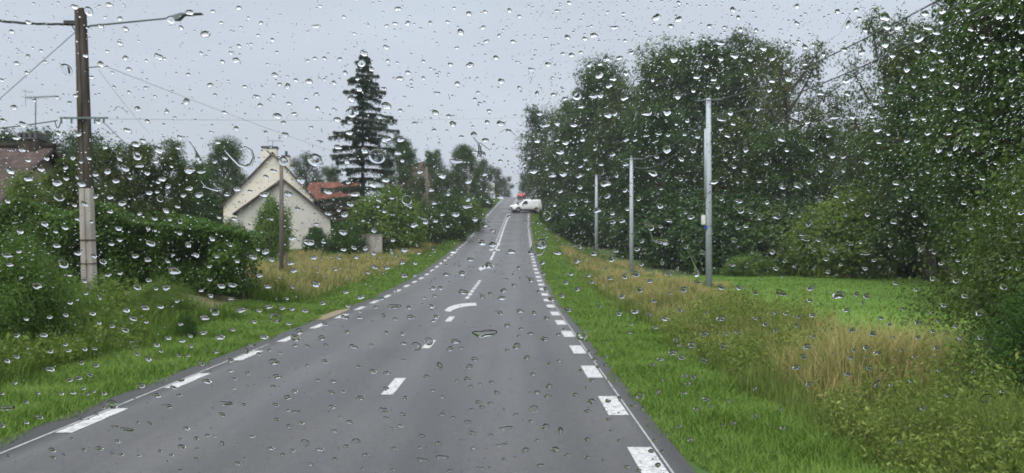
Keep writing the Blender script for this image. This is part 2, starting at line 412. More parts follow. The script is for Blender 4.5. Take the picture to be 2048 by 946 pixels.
# ragged asphalt edge: grassy/gritty shoulder is the ground sheet itself. Side road where the van turns:
def side_sheet(name, m, poly, dz, kind='structure'):
    V = [(x, y, G(x, y) + dz) for x, y in poly]
    return V
V = []; uv = []
for i in range(26):
    x = 3.0 + i * 1.2
    for y in (102.5, 109.5):
        t = smooth(x, 3, 9); z = float(interp(106, ZR)) * (1 - t) + max(G(x, y), 4.6) * t
        V.append((x, y, z + .03 - .012 * (x < 3.3))); uv.append((y - 106, x))
F = np.array([(2 * i, 2 * i + 2, 2 * i + 3, 2 * i + 1) for i in range(25)])
o = mesh_np('side_road', V, F, M['asphalt']); tag(o, kind='structure')
ul = o.data.uv_layers.new(name='UVMap'); li = np.zeros(len(o.data.loops), np.int32); o.data.loops.foreach_get('vertex_index', li); ul.data.foreach_set('uv', np.array(uv, np.float32)[li].ravel())

# painted markings
mk = MB()
def mstrip(u0, u1, y0, y1, dz=.005, mi=0, skew=0):
    n = max(2, int((y1 - y0) / 1.0) + 1)
    for i in range(n - 1):
        a = y0 + (y1 - y0) * i / (n - 1); b = y0 + (y1 - y0) * (i + 1) / (n - 1)
        ca, cb = float(interp(a, CX)), float(interp(b, CX)); za, zb = float(interp(a, ZR)) + dz, float(interp(b, ZR)) + dz
        mk.add([(ca + u0, a, za), (ca + u1, a, za), (cb + u1, b, zb), (cb + u0, b, zb)], [(0, 1, 2, 3)], mi)
PER = 2.31
for k in range(-1, 44):
    y = 6.98 - PER + k * PER
    mstrip(2.60, 2.82, y - 1.05 * .5 - .61, y + .5 - .61)
    y2 = 7.95 - PER + k * PER
    mstrip(-2.95, -2.78, y2 - .55, y2 + .55)
for y, L in ((5.4, 1.1), (9.85, 1.15), (14.0, 1.15), (18.75, 1.25)): mstrip(-.07, .08, y - L / 2, y + L / 2)
y = 25.4
while y < 34.5: mstrip(-.06, .07, y, y + .95); y += 1.33
for y0, y1 in ((47.5, 55), (55.8, 104)): mstrip(-.07, .07, y0, y1)
y = 58
while y < 104: mstrip(-.33, -.22, y, y + 1.6); y += 3
mstrip(-.07, .07, 112, 170)
for y in (108.2,): mstrip(-2.2, 2.4, y, y + .01)
mstrip(2.68, 2.80, 96, 101); mstrip(2.68, 2.80, 112, 190); mstrip(-2.92, -2.8, 95, 190)
# fold-back arrows: outlines carried onto the road surface
def on_road(px, py):
    r = ray(px, py); y = 20.0
    for _ in range(40):
        y_ = (float(interp(y, ZR)) - CAMZ) / (r.z / r.y) if abs(r.z) > 1e-6 else y
        y = y * .6 + max(5, min(80, y_)) * .4
    return (r.x / r.y * y, y, float(interp(y, ZR)) + .006)
for up, lo in (([(888, 622), (896, 615), (908, 610.5), (924, 607.5), (938, 606.5), (952, 606)], [(953, 611.5), (938, 612.5), (926, 614), (914, 617), (905, 621), (900, 624)]),
               ([(956, 537), (962, 533.5), (970, 532), (988, 532)], [(988, 536.5), (974, 537), (967, 538.5), (961, 541.5)]),
               ([(978, 504.5), (986, 502), (1000, 501)], [(1000, 504.2), (989, 505), (981, 507.5)])):
    P_ = [on_road(*q) for q in up]; Q_ = [on_road(*q) for q in lo][::-1]; n_ = len(P_)
    mk.add(P_ + Q_, [(i, i + 1, n_ + i + 1, n_ + i) for i in range(n_ - 1)])
tag(mk.build('road_markings', M['paint']), kind='structure')
mk = MB(); mstrip(2.845, 2.865, 4, 40, .004); mstrip(-3.0, -2.97, 3, 14, .004)
tag(mk.build('road_seam', M['seam']), kind='structure')
# gravel driveway on the left
xs = np.linspace(-13.5, -4.62, 26); ysd = np.linspace(18.6, 21.6, 9)
def drive_z(X, Y): return np.maximum(ground(X, Y) + .035, 0)
tag(grid_sheet(xs, ysd, drive_z, 'gravel_driveway', M['gravel']), kind='structure')

ysl = np.arange(8, 49.6, .5)
V = []; nxl = 80
for yy in ysl:
    x0 = float(np.interp(yy, [3, 8, 12, 20, 30, 60], [5.4, 6.0, 5.9, 6.5, 7.8, 8.8]))
    for q in range(nxl): xx = x0 + (44 - x0) * q / (nxl - 1); V.append((xx, yy, G(xx, yy) + .012))
i_ = np.arange(len(ysl) - 1)[:, None] * nxl + np.arange(nxl - 1)[None]
tag(mesh_np('lawn', V, np.stack([i_, i_ + 1, i_ + 1 + nxl, i_ + nxl], -1).reshape(-1, 4), M['lawn'], smooth_=True), kind='structure')
# ------------------------------------------------------------------ grass as blade meshes
def blades(P, h, w, lean, azi, bend):
    """5-vertex blades"""
    n = len(P); d = np.stack([np.cos(azi), np.sin(azi), np.zeros(n)], -1); s = np.stack([-np.sin(azi), np.cos(azi), np.zeros(n)], -1)
    up = np.array([0, 0, 1.0])
    mid = P + d * (h * lean * .45)[:, None] + up * (h * .6)[:, None]
    tip = P + d * (h * (lean + bend))[:, None] + up * (h * (1 - .25 * bend))[:, None]
    hw = (w / 2)[:, None]
    V = np.stack([P - s * hw, P + s * hw, mid + s * hw * .8, mid - s * hw * .8, tip], 1).reshape(-1, 3)
    i = np.arange(n)[:, None] * 5
    return V, i + np.array([[0, 1, 2, 3]]), i + np.array([[3, 2, 4]])
def join(parts):
    Vs, Qs, Ts, off = [], [], [], 0
    for V, Q, T in parts:
        Vs.append(V); Qs.append(Q + off); Ts.append(T + off); off += len(V)
    return np.concatenate(Vs), [np.concatenate(Qs), np.concatenate(Ts)]
def edge_u(x, y): return x - interp(y, CX)
def scatter(n, x0, x1, y0, y1, pw=1.0):
    """denser towards the camera: y distributed as power"""
    t = rng.random(n) ** pw; y = y0 + (y1 - y0) * t; x = rng.uniform(x0, x1, n); return x, y
parts = []
def short_patch(n, side, e0, e1, y0, y1, pw, hmin, hmax, wk=1.0):
    t = rng.random(n) ** pw; y = y0 + (y1 - y0) * t; ee = e0 + (e1 - e0) * rng.random(n)
    ee += (vnoise(y * 0, y, .5, side * 7) - .5) * .34 + (vnoise(y * 0, y, 2.5, side * 7 + 3) - .5) * .2
    x = interp(y, CX) + side * ((3.03 if side > 0 else 3.28) + ee); z = ground(x, y)
    h = rng.uniform(hmin, hmax, n) * (.55 + .9 * vnoise(x, y, .6)) * (.45 + .55 * smooth(ee, 0, .5))
    w = (.004 + .00055 * y) * wk * rng.uniform(.7, 1.3, n)
    parts.append(blades(np.stack([x, y, z - .01], -1), h, w, rng.uniform(.1, .7, n), rng.uniform(0, 6.28, n), rng.uniform(.05, .5, n)))
short_patch(90000, 1, 0, 2.2, 3.2, 16, 1.6, .07, .2)
short_patch(60000, 1, 0, 2.6, 14, 60, 1.3, .08, .2)
short_patch(26000, 1, 0, 4, 55, 110, 1, .1, .25)
short_patch(90000, -1, 0, 2.6, 5.5, 22, 1.3, .07, .19)
short_patch(60000, -1, 0, 2.4, 20, 60, 1.2, .08, .2)
short_patch(26000, -1, 0, 4, 55, 150, 1, .1, .3)
# lawn
n = 110000; y = 9 + 39 * rng.random(n) ** .8; x = np.interp(y, [3, 8, 12, 20, 30, 60], [5.0, 5.6, 5.4, 6.0, 7.4, 8.4]) + 36 * rng.random(n) ** 1.2
parts.append(blades(np.stack([x, y, ground(x, y) - .01], -1), rng.uniform(.05, .13, n), .02 * rng.uniform(.7, 1.3, n), rng.uniform(.1, .6, n), rng.uniform(0, 6.28, n), rng.uniform(.05, .4, n)))
# back garden green on the left
n = 30000; x = rng.uniform(-22, -9, n); y = rng.uniform(42, 58, n)
parts.append(blades(np.stack([x, y, ground(x, y) - .01], -1), rng.uniform(.06, .16, n), .03 * rng.uniform(.7, 1.3, n), rng.uniform(.1, .6, n), rng.uniform(0, 6.28, n), rng.uniform(.05, .4, n)))
V, F = join(parts); tag(mesh_np('verge_grass', V, F, M['grass_short']), 'short wet green grass along both edges of the road', 'grass', kind='stuff')

def tall(n, xf, yf, hmin, hmax, wk, mask=None, lean=(.05, .4)):
    x, y = xf, yf
    z = ground(x, y); h = rng.uniform(hmin, hmax, len(x)) * (.5 + .9 * vnoise(x, y, 1.4)) * (.7 + .6 * vnoise(x, y, .5, 3))
    u = edge_u(x, y); e = np.abs(u) - 3.15
    h = h * (.45 + .55 * smooth(e, 1.0, 2.6)) * (1 - .35 * smooth(y, 20, 32)) * (1 - .3 * smooth(x, 4.6, 6.0)); h = h * (.25 + .75 * smooth(np.hypot(x + 9.9, (y - 17.4) * .6), .5, 1.3)); w = (.004 + .00055 * y) * wk * rng.uniform(.7, 1.3, len(x))
    az = rng.normal(.4, 1.5, len(x))
    return blades(np.stack([x, y, z - .02], -1), h, w, rng.uniform(*lean, len(x)), az, rng.uniform(.05, .45, len(x)))
tp = []
def rlim(y): return np.interp(y, [3, 8, 12, 20, 30, 60], [5.2, 5.8, 5.6, 6.2, 7.6, 8.6])
n = 130000; x, y = scatter(n, 0, 1, 3.0, 36, 1.45); lo = 1.5 + 1.2 + .6 * vnoise(y * 0, y, 1.2); x = lo + x ** .9 * (rlim(y) + .8 * vnoise(y * 0, y, 1.7, 8) - lo); tp.append(tall(n, x, y, .35, .8, 1.0))
n = 16000; x, y = scatter(n, 0, 1, 34, 90, 1.2); x = interp(y, CX) + 3.15 + 1.8 + x * 4.5; tp.append(tall(n, x, y, .4, .8, 1.0))
V, F = join(tp); tag(mesh_np('tall_grass', V, F, M['grass_tall']), 'tall yellowish green grass right of the road', 'grass', kind='stuff')
tp = []
n = 80000; x, y = scatter(n, 0, 1, 7, 24, 1.2); x = -4.85 - 1.5 - .5 * vnoise(y * 0, y, 1.2) - x * 9; k = ~((y > 18.2) & (y < 21.8) & (x > -12)); tp.append(tall(k.sum(), x[k], y[k], .22, .5, 1.0))
n = 70000; x, y = scatter(n, 0, 1, 22, 75, 1.2); x = interp(y, CX) - 3.3 - 1.4 - x * 9; tp.append(tall(n, x, y, .3, .65, 1.0))
V, F = join(tp); tag(mesh_np('bank_grass', V, F, M['grass_bank']), 'tall green grass on the bank left of the road', 'grass', kind='stuff')
dp = []
def dry(n, x, y, k): dp.append(tall(k.sum(), x[k], y[k], .42 + .0 * n, .95, .8))
n = 60000; x, y = scatter(n, 0, 1, 8, 36, 1.2); x = 3.3 + x * (rlim(y) - 3.3); k = (vnoise(x, y, 2.6, 11) + .3 * smooth(y, 8, 16)) > .66; k &= rng.random(n) < .7; dry(n, x, y, k)
n = 26000; x, y = scatter(n, 0, 1, 28, 62, 1.0); x = interp(y, CX) + 5 + x * 5.5; k = (vnoise(x, y, 2.2, 5) > .42) & (rng.random(n) < .8); dry(n, x, y, k)
n = 60000; x, y = scatter(n, 0, 1, 23, 70, 1.0); x = interp(y, CX) - 4.9 - x * 8; k = (vnoise(x, y, 2.6, 9) > .30) & (rng.random(n) < .75); dry(n, x, y, k)
V, F = join(dp); tag(mesh_np('dry_grass', V, F, M['grass_dry']), 'straw-coloured seeding grass standing above the green verge', 'grass', kind='stuff')

# leafy weeds: stems carrying small leaves
def leaf_quads(C, size, asp=.45, flat=.0, dirs=None, nrm=None):
    n = len(C)
    if nrm is not None:            # leaves that mostly face outwards and upwards
        w = nrm + rng.normal(0, .55, (n, 3)); w /= np.linalg.norm(w, axis=1)[:, None] + 1e-9
        a = rng.normal(size=(n, 3)); a -= w * (a * w).sum(1)[:, None]; a /= np.linalg.norm(a, axis=1)[:, None] + 1e-9
        b = np.cross(w, a); s = np.asarray(size)[:, None] / 2; nn = w * s * .22
        V = np.stack([C - a * s, C + b * s * asp * 1.2 - a * s * .1 + nn, C + a * s, C - b * s * asp * 1.2 - a * s * .1 + nn], 1).reshape(-1, 3)
        i = np.arange(n)[:, None] * 4
        return V, i + np.array([[0, 1, 2, 3]])
    a = rng.normal(size=(n, 3)); a[:, 2] *= (1 - flat)
    if dirs is not None: a = a * .6 + dirs
    a /= np.linalg.norm(a, axis=1)[:, None] + 1e-9
    b = rng.normal(size=(n, 3)); b -= a * (a * b).sum(1)[:, None]; b /= np.linalg.norm(b, axis=1)[:, None] + 1e-9
    s = np.asarray(size)[:, None] / 2
    nn = np.cross(a, b) * s * .25
    V = np.stack([C - a * s, C + b * s * asp - a * s * .15 + nn, C + a * s, C - b * s * asp - a * s * .15 + nn], 1).reshape(-1, 3)
    i = np.arange(n)[:, None] * 4
    return V, i + np.array([[0, 1, 2, 3]])
def weeds(name, x, y, hmin, hmax, per, size, m, label):
    n = len(x); z = ground(x, y); h = rng.uniform(hmin, hmax, n) * (.55 + .8 * vnoise(x, y, 1.1, 21))
    e = np.abs(edge_u(x, y)) - 3.15; h = h * (.5 + .5 * smooth(e, 1.0, 2.4))
    lean = rng.normal(0, .12, (n, 2))
    t = rng.random((n, per)) ** .75
    sp_ = .03 + .05 * (1 - t) * rng.random((n, 1)); C = np.stack([x[:, None] + lean[:, :1] * h[:, None] * t + rng.normal(0, 1, (n, per)) * sp_, y[:, None] + lean[:, 1:] * h[:, None] * t + rng.normal(0, 1, (n, per)) * sp_, z[:, None] + h[:, None] * t], -1).reshape(-1, 3)
    sz = np.repeat(size * (1 + .05 * y) * rng.choice([.5, .8, 1.1, 1.5], n), per) * rng.uniform(.5, 1.4, n * per)
    V, Q = leaf_quads(C, sz, asp=.36)
    o = mesh_np(name, V, Q, m); tag(o, label, 'weeds', kind='stuff'); return o
n = 6000; x, y = scatter(n, 0, 1, 3.0, 16, 1.35); x = 3.0 + x * (np.interp(y, [3, 8, 12, 20, 30], [5.2, 5.8, 5.5, 6.1, 7.6]) - 3.0); k = (vnoise(x, y, 1.3, 31) + .25 * (y < 6.5)) > .42
weeds('leafy_weeds', x[k], y[k], .35, .98, 34, .026, M['weed'], 'pale leafy weeds growing through the tall grass on the right')
n = 9000; x, y = scatter(n, 0, 1, 7.5, 24, 1.1); x = -6.6 - x * 9; k = (vnoise(x, y, 1.6, 41) > .4) & ~((y > 18) & (y < 22))
weeds('bank_weeds', x[k], y[k], .22, .52, 20, .045, M['weed_dark'], 'dark green leafy weeds on the bank left of the road')

# ------------------------------------------------------------------ trees
def crown_tree(seed, H, cr, base, lobes, nleaf, leaf, m, openness=.3, name='tree'):
    """returns an Empty (hidden prototype used as first instance) with trunk and crown; real size H high"""
    r = np.random.default_rng(seed); rr = random.Random(seed)
    root = empty(name, (0, 0, 0))
    tb = MB(); tr = .028 * H
    tp = [Vector((0, 0, -.3))]; 
    for i in range(1, 7): tp.append(Vector((rr.uniform(-.03, .03) * H * i / 6, rr.uniform(-.03, .03) * H * i / 6, H * .82 * i / 6)))
    tb.tube(tp, [tr * (1.25, 1, .85, .68, .5, .32, .12)[i] for i in range(7)], 8)
    L = []
    for i in range(lobes):
        t = (i + .5) / lobes; z = H * (base + (.97 - base) * t)
        env = cr * (math.sin(math.pi * min(1, .20 + .70 * t))) ** .6
        a = i * 2.4 + rr.uniform(-.5, .5); rad = env * rr.uniform(.30, .82)
        lr = cr * rr.uniform(.32, .54) * (1 - .25 * t)
        c = Vector((math.cos(a) * rad, math.sin(a) * rad, min(z, H - lr * .8))); L.append((c, lr))
        st = max(.12, min(.78, c.z / H - .16)); k = st / .82 * 6; k0 = min(5, int(k)); s0 = tp[k0].lerp(tp[k0 + 1], k - k0)
        mid = s0.lerp(c, .5) + Vector((rr.uniform(-.3, .3), rr.uniform(-.3, .3), -.04 * H * .5))
        tb.tube([s0, mid, c, c + (c - mid) * .5], [tr * .42, tr * .28, tr * .15, tr * .05], 6, cap=False)
    per = nleaf // lobes; Cs = []; Ns = []
    for c, lr in L:
        nc = int(26 + 14 * (1 - openness)); d = r.normal(size=(nc, 3)); d /= np.linalg.norm(d, axis=1)[:, None]
        d[:, 2] *= .85
        cc = np.array(c) + d * lr * r.uniform(.45, 1.12, (nc, 1))
        for q in range(0, nc, 3):
            e = Vector(cc[q]); tb.tube([c, c.lerp(e, .5) + Vector((0, 0, .05 * lr)), e], [tr * .10, tr * .06, tr * .02], 4, cap=False)
        idx = r.integers(0, nc, per); sp = lr * (.20 + .14 * (1 - openness)) * r.uniform(.55, 1.3, nc)[idx]
        pp = cc[idx] + r.normal(size=(per, 3)) * sp[:, None] * np.array([1, 1, .62])
        o_ = pp - np.array(c); o_ /= np.linalg.norm(o_, axis=1)[:, None] + 1e-6; Cs.append(pp); Ns.append(o_ * .6 + np.array([0, 0, .75]))
    C = np.concatenate(Cs)
    V, Q = leaf_quads(C, leaf * r.uniform(.55, 1.4, len(C)), asp=.42, nrm=np.concatenate(Ns))
    tb.build('trunk', M['bark'], root, smooth_=True)
    mesh_np('crown', V, Q, m, root)
    return root
def bush(seed, w, h, nleaf, leaf, m, name='bush'):
    r = np.random.default_rng(seed); rr = random.Random(seed)
    root = empty(name, (0, 0, 0)); tb = MB(); Cs = []
    nl = 16; per = nleaf // nl
    for i in range(nl):
        a = i * 2.4; f = math.sqrt((i + .5) / nl); zz = h * (.28 + .55 * (1 - f * f) * rr.uniform(.75, 1.1))
        c = np.array([math.cos(a) * f * w * .36, math.sin(a) * f * w * .36, zz]); lr = min(w, h) * rr.uniform(.2, .3)
        tb.tube([(0.1 * math.cos(a), .1 * math.sin(a), -.15), tuple(c * .5 + np.array([0, 0, .05])), tuple(c)], [.05, .035, .012], 5, cap=False)
        nc = 22; d = r.normal(size=(nc, 3)); d /= np.linalg.norm(d, axis=1)[:, None]; cc = c + d * lr * r.uniform(.4, 1.1, (nc, 1))
        idx = r.integers(0, nc, per); Cs.append(cc[idx] + r.normal(size=(per, 3)) * lr * .26)
    # skirt to the ground
    k = nleaf // 5; a = r.uniform(0, 6.28, k); f = np.sqrt(r.random(k)) * .42 * w
    Cs.append(np.stack([np.cos(a) * f, np.sin(a) * f, r.random(k) * h * .4], -1))
    C = np.concatenate(Cs); C = C[C[:, 2] > 0.02]
    o_ = C - np.array([0, 0, h * .35]); o_ /= np.linalg.norm(o_, axis=1)[:, None] + 1e-6
    V, Q = leaf_quads(C, leaf * r.uniform(.55, 1.4, len(C)), asp=.42, nrm=o_ * .7 + np.array([0, 0, .6]))
    tb.build('stems', M['bark'], root, smooth_=True); mesh_np('crown', V, Q, m, root)
    return root
def spruce(seed, H, m):
    r = np.random.default_rng(seed); rr = random.Random(seed)
    root = empty('spruce_tree', (0, 0, 0)); tb = MB(); tb.tube([(0, 0, -.3), (0.05, 0, H * .5), (0, 0.03, H * .995)], [.26, .15, .012], 8)
    Cs, Ds, Sz = [], [], []
    z = H * .1; lev = 0
    while z < H * .985:
        t = z / H; Lr = (1 - t) ** .8 * H * .40 * rr.uniform(.48, 1.2) + .15
        nb = rr.choice([5, 6, 7]) if t < .85 else 4
        for k in range(nb):
            a = k * 6.283 / nb + lev * 1.1 + rr.uniform(-.35, .35); ll = Lr * rr.uniform(.5, 1.25)
            if rr.random() < .10: ll *= .35
            pts = []
            for q in range(6):
                s = q / 5; pts.append(Vector((math.cos(a) * ll * s, math.sin(a) * ll * s, z + ll * (.10 * s - .42 * s * s + .24 * s ** 3) + .02)))
            tb.tube(pts, [.035 * (1 - .9 * q / 5) * (ll / 3 + .3) for q in range(6)], 4, cap=False)
            ns = int(120 * ll) + 55
            s = r.random(ns) ** .7; P = np.array([list(p) for p in pts]); ii = np.minimum((s * 5).astype(int), 4); f = (s * 5 - ii)[:, None]
            base = P[ii] * (1 - f) + P[ii + 1] * f
            side = np.array([-math.sin(a), math.cos(a), 0]); wv = .24 * ll * (1 - s) ** .7 * np.minimum(1, s * 4) + .08
            off = r.uniform(-1, 1, ns) * wv
            C = base + side * off[:, None] + np.stack([np.zeros(ns), np.zeros(ns), -np.abs(r.normal(0, .17, ns)) - .16 * np.abs(off) + .05], -1)
            Cs.append(C); Ds.append(np.tile(np.array([math.cos(a), math.sin(a), -.7]), (ns, 1)) + side * (np.sign(off) * .6)[:, None]); Sz.append(r.uniform(.13, .34, ns))
        z += (.34 + .46 * (1 - t)) * rr.uniform(.8, 1.25); lev += 1
    C = np.concatenate(Cs); V, Q = leaf_quads(C, np.concatenate(Sz), asp=.26, dirs=np.concatenate(Ds) * 1.4)
    tb.build('trunk', M['bark'], root, smooth_=True); mesh_np('crown', V, Q, m, root)
    return root
protos = {
 'A': (crown_tree(1, 16, 5.0, .18, 22, 34000, .27, M['leaf_wood'], .35, 'broadleaf_tree'), 16),
 'B': (crown_tree(2, 16, 4.4, .22, 20, 30000, .27, M['leaf_wood'], .3, 'broadleaf_tree'), 16),
 'C': (crown_tree(3, 16, 4.8, .2, 18, 26000, .27, M['leaf_olive'], .5, 'broadleaf_tree'), 16),
 'S': (crown_tree(4, 16, 5.2, .35, 16, 9000, .26, M['leaf_olive'], .9, 'sparse_tree'), 16),
 'F': (crown_tree(5, 12, 4.6, .15, 16, 13000, .30, M['leaf_far'], .4, 'broadleaf_tree'), 12),
 'G': (crown_tree(8, 12, 4.8, .08, 18, 26000, .22, M['leaf_light'], .3, 'broadleaf_tree'), 12),
 'K': (bush(6, 5.0, 4.0, 22000, .20, M['leaf_wood']), 4.0),
 'L': (bush(7, 5.0, 4.0, 22000, .18, M['leaf_light']), 4.0),
 'H': (bush(9, 5.0, 4.0, 26000, .16, M['leaf_hedge']), 4.0),
 'P': (spruce(10, 17, M['needle']), 17),
}
used = set()
def plant(kind, px, Y, top, wscale, label, cat, group=None, name=None, rz=None, base_dz=0):
    o0, H0 = protos[kind]
    o = o0 if kind not in used else copy_tree(o0)
    used.add(kind)
    p = at(px, top, Y); gz = G(p.x, Y) + base_dz; h = p.z - gz
    s = h / H0
    o.location = (p.x, Y, gz); o.rotation_euler = (0, 0, rz if rz is not None else random.uniform(0, 6.28)); o.scale = (s * wscale, s * wscale, s)
    for k in ('label', 'category', 'group'):
        if k in o: del o[k]
    if name: o.name = name
    tag(o, label, cat, group); return o
WR = 'woodland trees right of the road'
for k, px, Y, top, ws, lab in [
 ('F', 1092, 118, 212, .8, 'small tree at the left tip of the right-hand wood, beside the white van'),
 ('B', 1150, 104, 200, .95, 'tree with a low round top second from the left end of the right-hand wood'),
 ('A', 1195, 92, 118, .75, 'tree with a narrow raised top near the left end of the right-hand wood'),
 ('C', 1262, 84, 165, .85, 'olive green tree in the dip between the two peaks of the right-hand wood'),
 ('A', 1340, 78, 86, .85, 'tall dark tree whose top rises above the middle slender pole'),
 ('B', 1425, 74, 84, .85, 'tall dense tree directly behind the nearest slender grey pole'),
 ('C', 1508, 74, 68, .7, 'olive tree with a pointed top just right of the nearest slender grey pole'),
 ('S', 1578, 62, 80, .72, 'thin-leaved tree with bare branches showing against the sky right of the grey poles'),
 ('S', 1660, 66, 190, .7, 'low thin tree showing sky through its branches under the overhead cables'),
 ('B', 1225, 82, 262, 1.0, 'lower leafy tree in front of the wood behind the middle grey pole'),
 ('A', 1320, 64, 210, .9, 'lower dark tree in the front row between the middle and the nearest grey pole'),
 ('C', 1465, 60, 230, .95, 'lower olive tree in the front row right of the nearest grey pole'),
 ('A', 1560, 57, 255, .95, 'lower dark tree in the front row above the round shrub by the lawn'),
 ('B', 1650, 60, 250, .95, 'lower dark tree under the gap in the treetops on the right'),
 ('F', 1140, 88, 330, 1.1, 'leafy tree reaching low behind the farthest slender grey pole'),
 ('C', 1855, 40, 60, .82, 'big olive green tree right of the gap in the treetops'),
 ('S', 1775, 46, 18, .6, 'tall thin-leaved tree with wispy top crossed by the overhead cables'),
 ('A', 1900, 34, 110, 1.05, 'big dark tree behind the bush at the right edge'),
 ('B', 1978, 26, -40, .8, 'tallest dark tree at the right edge, running out of the top of the picture'),
 ('A', 2065, 22, -80, .9, 'dark tree cut by the right edge of the picture'),
 ('A', 1750, 54, 260, .9, 'dark tree standing just behind the round light shrub'),
 ('C', 1840, 50, 260, 1.0, 'olive tree behind the far end of the lawn')]:
    plant(k, px, Y, top, ws, lab, 'tree', WR)
UB = 'undergrowth bushes along the edge of the right-hand wood'
for i, (px, Y, top, ws, lab) in enumerate([
 (1108, 92, 400, .9, 'dark bush at the wood edge just right of the white van'),
 (1150, 80, 395, 1.0, 'dark bush at the wood edge left of the farthest slender pole'),
 (1222, 79, 400, 1.1, 'dark bush between the farthest and the middle slender pole'),
 (1300, 66, 405, 1.2, 'dark bush just right of the middle slender pole'),
 (1375, 56, 400, 1.3, 'dark bush just left of the nearest slender pole'),
 (1460, 52, 410, 1.3, 'dark bush just right of the nearest slender pole'),
 (1545, 50, 425, 1.3, 'dark bush halfway between the nearest slender pole and the round shrub'),
 (1620, 51, 420, 1.2, 'dark bush touching the left side of the round shrub'),
 (1790, 49, 440, 1.4, 'dark bush touching the right side of the round shrub'),
 (1870, 46, 420, 1.4, 'dark bush at the far right corner of the lawn')]):
    plant('K', px, Y, top, ws, lab, 'bush', UB)
for px, Y, top, ws, lab in [
 (1500, 46, 505, 1.5, 'low light bush at the left end of the lawn'),
 (1590, 47.5, 520, 1.6, 'low light bush along the back of the lawn, left of the round shrub'),
 (1800, 47.5, 515, 1.6, 'low light bush along the back of the lawn, right of the round shrub'),
 (1900, 44, 500, 1.5, 'low light bush at the right end of the lawn')]:
    plant('L', px, Y, top, ws, lab, 'bush', 'low bushes along the back of the lawn', base_dz=-.3)
protos['R'] = (bush(12, 5.0, 4.0, 46000, .15, M['leaf_light']), 4.0)
plant('R', 1690, 44, 388, 1.05, 'round light green shrub standing at the back of the lawn', 'shrub', name='round_shrub')
# near right bushes
protos['g'] = (bush(21, 5.0, 4.0, 120000, .055, M['leaf_mid']), 4.0)
protos['h'] = (bush(22, 5.0, 4.0, 90000, .065, M['leaf_hedge']), 4.0)
protos['l'] = (bush(23, 5.0, 4.0, 90000, .07, M['leaf_light']), 4.0)
plant('g', 2300, 9.4, 190, .95, 'near green bush leaning in from the right edge above the weeds', 'bush', name='tall_bush', base_dz=-.3)
plant('h', 2150, 12.5, 330, .8, 'dark bush behind the near green bush at the right edge', 'bush', name='dark_bush', base_dz=-.2)
plant('h', 2170, 7.4, 540, .9, 'low dark bush in the bottom right corner among the weeds', 'bush', name='low_bush', base_dz=-.3)
WL = 'trees left of the road'
for k, px, Y, top, ws, lab in [
 ('F', 45, 62, 262, 1.0, 'grey-green tree behind the brown tiled roof at the left edge'),
 ('F', 140, 58, 256, 1.0, 'grey-green tree directly behind the concrete lamp pole'),
 ('F', 205, 50, 280, .9, 'tree with a ragged top just right of the concrete lamp pole'),
 ('G', 75, 25.2, 345, 1.1, 'light low tree in front of the brown tiled roof'),
 ('C', 150, 25.8, 318, .75, 'olive tree between the brown tiled roof and the concrete lamp pole'),
 ('C', 255, 32, 288, .85, 'olive tree above the hedge, first right of the concrete lamp pole'),
 ('C', 325, 33, 282, .8, 'olive tree above the hedge with a lacy top against the sky'),
 ('B', 385, 38, 330, .9, 'dark tree above the right half of the hedge'),
 ('A', 448, 74, 274, .8, 'rounded dark tree left of the cream gable house'),
 ('F', 390, 80, 315, .9, 'far tree between the lacy olive tree and the rounded dark tree'),
 ('F', 612, 120, 305, .9, 'far grey-green tree between the cream house chimneys and the spruce'),
 ('F', 660, 118, 330, .9, 'far low tree left of the spruce, above the orange roof'),
 ('B', 800, 92, 272, .8, 'dark tree behind the right side of the spruce'),
 ('B', 868, 104, 300, .8, 'dark tree above the tan gable house'),
 ('A', 930, 108, 288, .85, 'tall rounded tree above the left edge of the road'),
 ('F', 968, 128, 318, .75, 'tree stepping down towards the road right of the tall rounded tree'),
 ('F', 992, 160, 335, .8, 'far tree beside the left road edge near the hilltop'),
 ('F', 1010, 196, 352, .8, 'pale far tree left of the road at the hilltop'),
 ('F', 895, 84, 342, .9, 'small tree in front of the tall rounded tree'),
 ('F', 838, 80, 352, .8, 'small tree in front of the tan gable house')]:
    plant(k, px, Y, top, ws, lab, 'tree', WL)
for k, px, Y, top, ws, lab in [('F', 1078, 170, 318, .8, 'far tree right of the road behind the red car'), ('F', 1052, 205, 345, .7, 'pale farthest tree right of the road over the hilltop'), ('F', 1108, 145, 285, .9, 'far tree right of the road behind the white van')]:
    plant(k, px, Y, top, ws, lab, 'tree', 'far trees right of the road')
plant('P', 727, 62, 100, .95, 'tall dark spruce with drooping branches rising above everything left of the road', 'spruce', name='spruce_tree')
BL = 'garden bushes left of the road'
for k, px, Y, top, ws, lab in [
 ('L', 775, 55, 372, .95, 'bright green round bush below the spruce, left of the wooden poles'),
 ('H', 695, 52, 440, 1.0, 'dark bush right of the cream gable house, under the spruce'),
 ('H', 632, 50, 455, .7, 'bush hiding the bottom right corner of the cream house'),
 ('L', 545, 50, 390, .5, 'young leafy tree-like bush against the wall of the cream house'),
 ('H', 462, 46, 440, .8, 'bush hiding the bottom left corner of the cream house'),
 ('K', 830, 62, 402, 1.1, 'dark bush beside the second wooden pole'),
 ('K', 890, 68, 395, 1.0, 'dark bush right of the third wooden pole'),
 ('L', 935, 78, 388, .7, 'small bright green bush beside the white marker posts'),
 ('H', 735, 58, 425, 1.2, 'dark bush behind the low pale wall'),
 ('H', 968, 118, 385, 1.0, 'dark bush on the left verge below the road sign')]:
    plant(k, px, Y, top, ws, lab, 'bush', BL)
plant('l', 30, 12.5, 482, .9, 'near leafy bush on the bank at the left edge', 'bush', name='leafy_bush', base_dz=-.2)
plant('l', 320, 16.5, 568, 1.5, 'low light green bush on the bank in front of the dark hedge', 'bush', name='low_bush', base_dz=-.2)
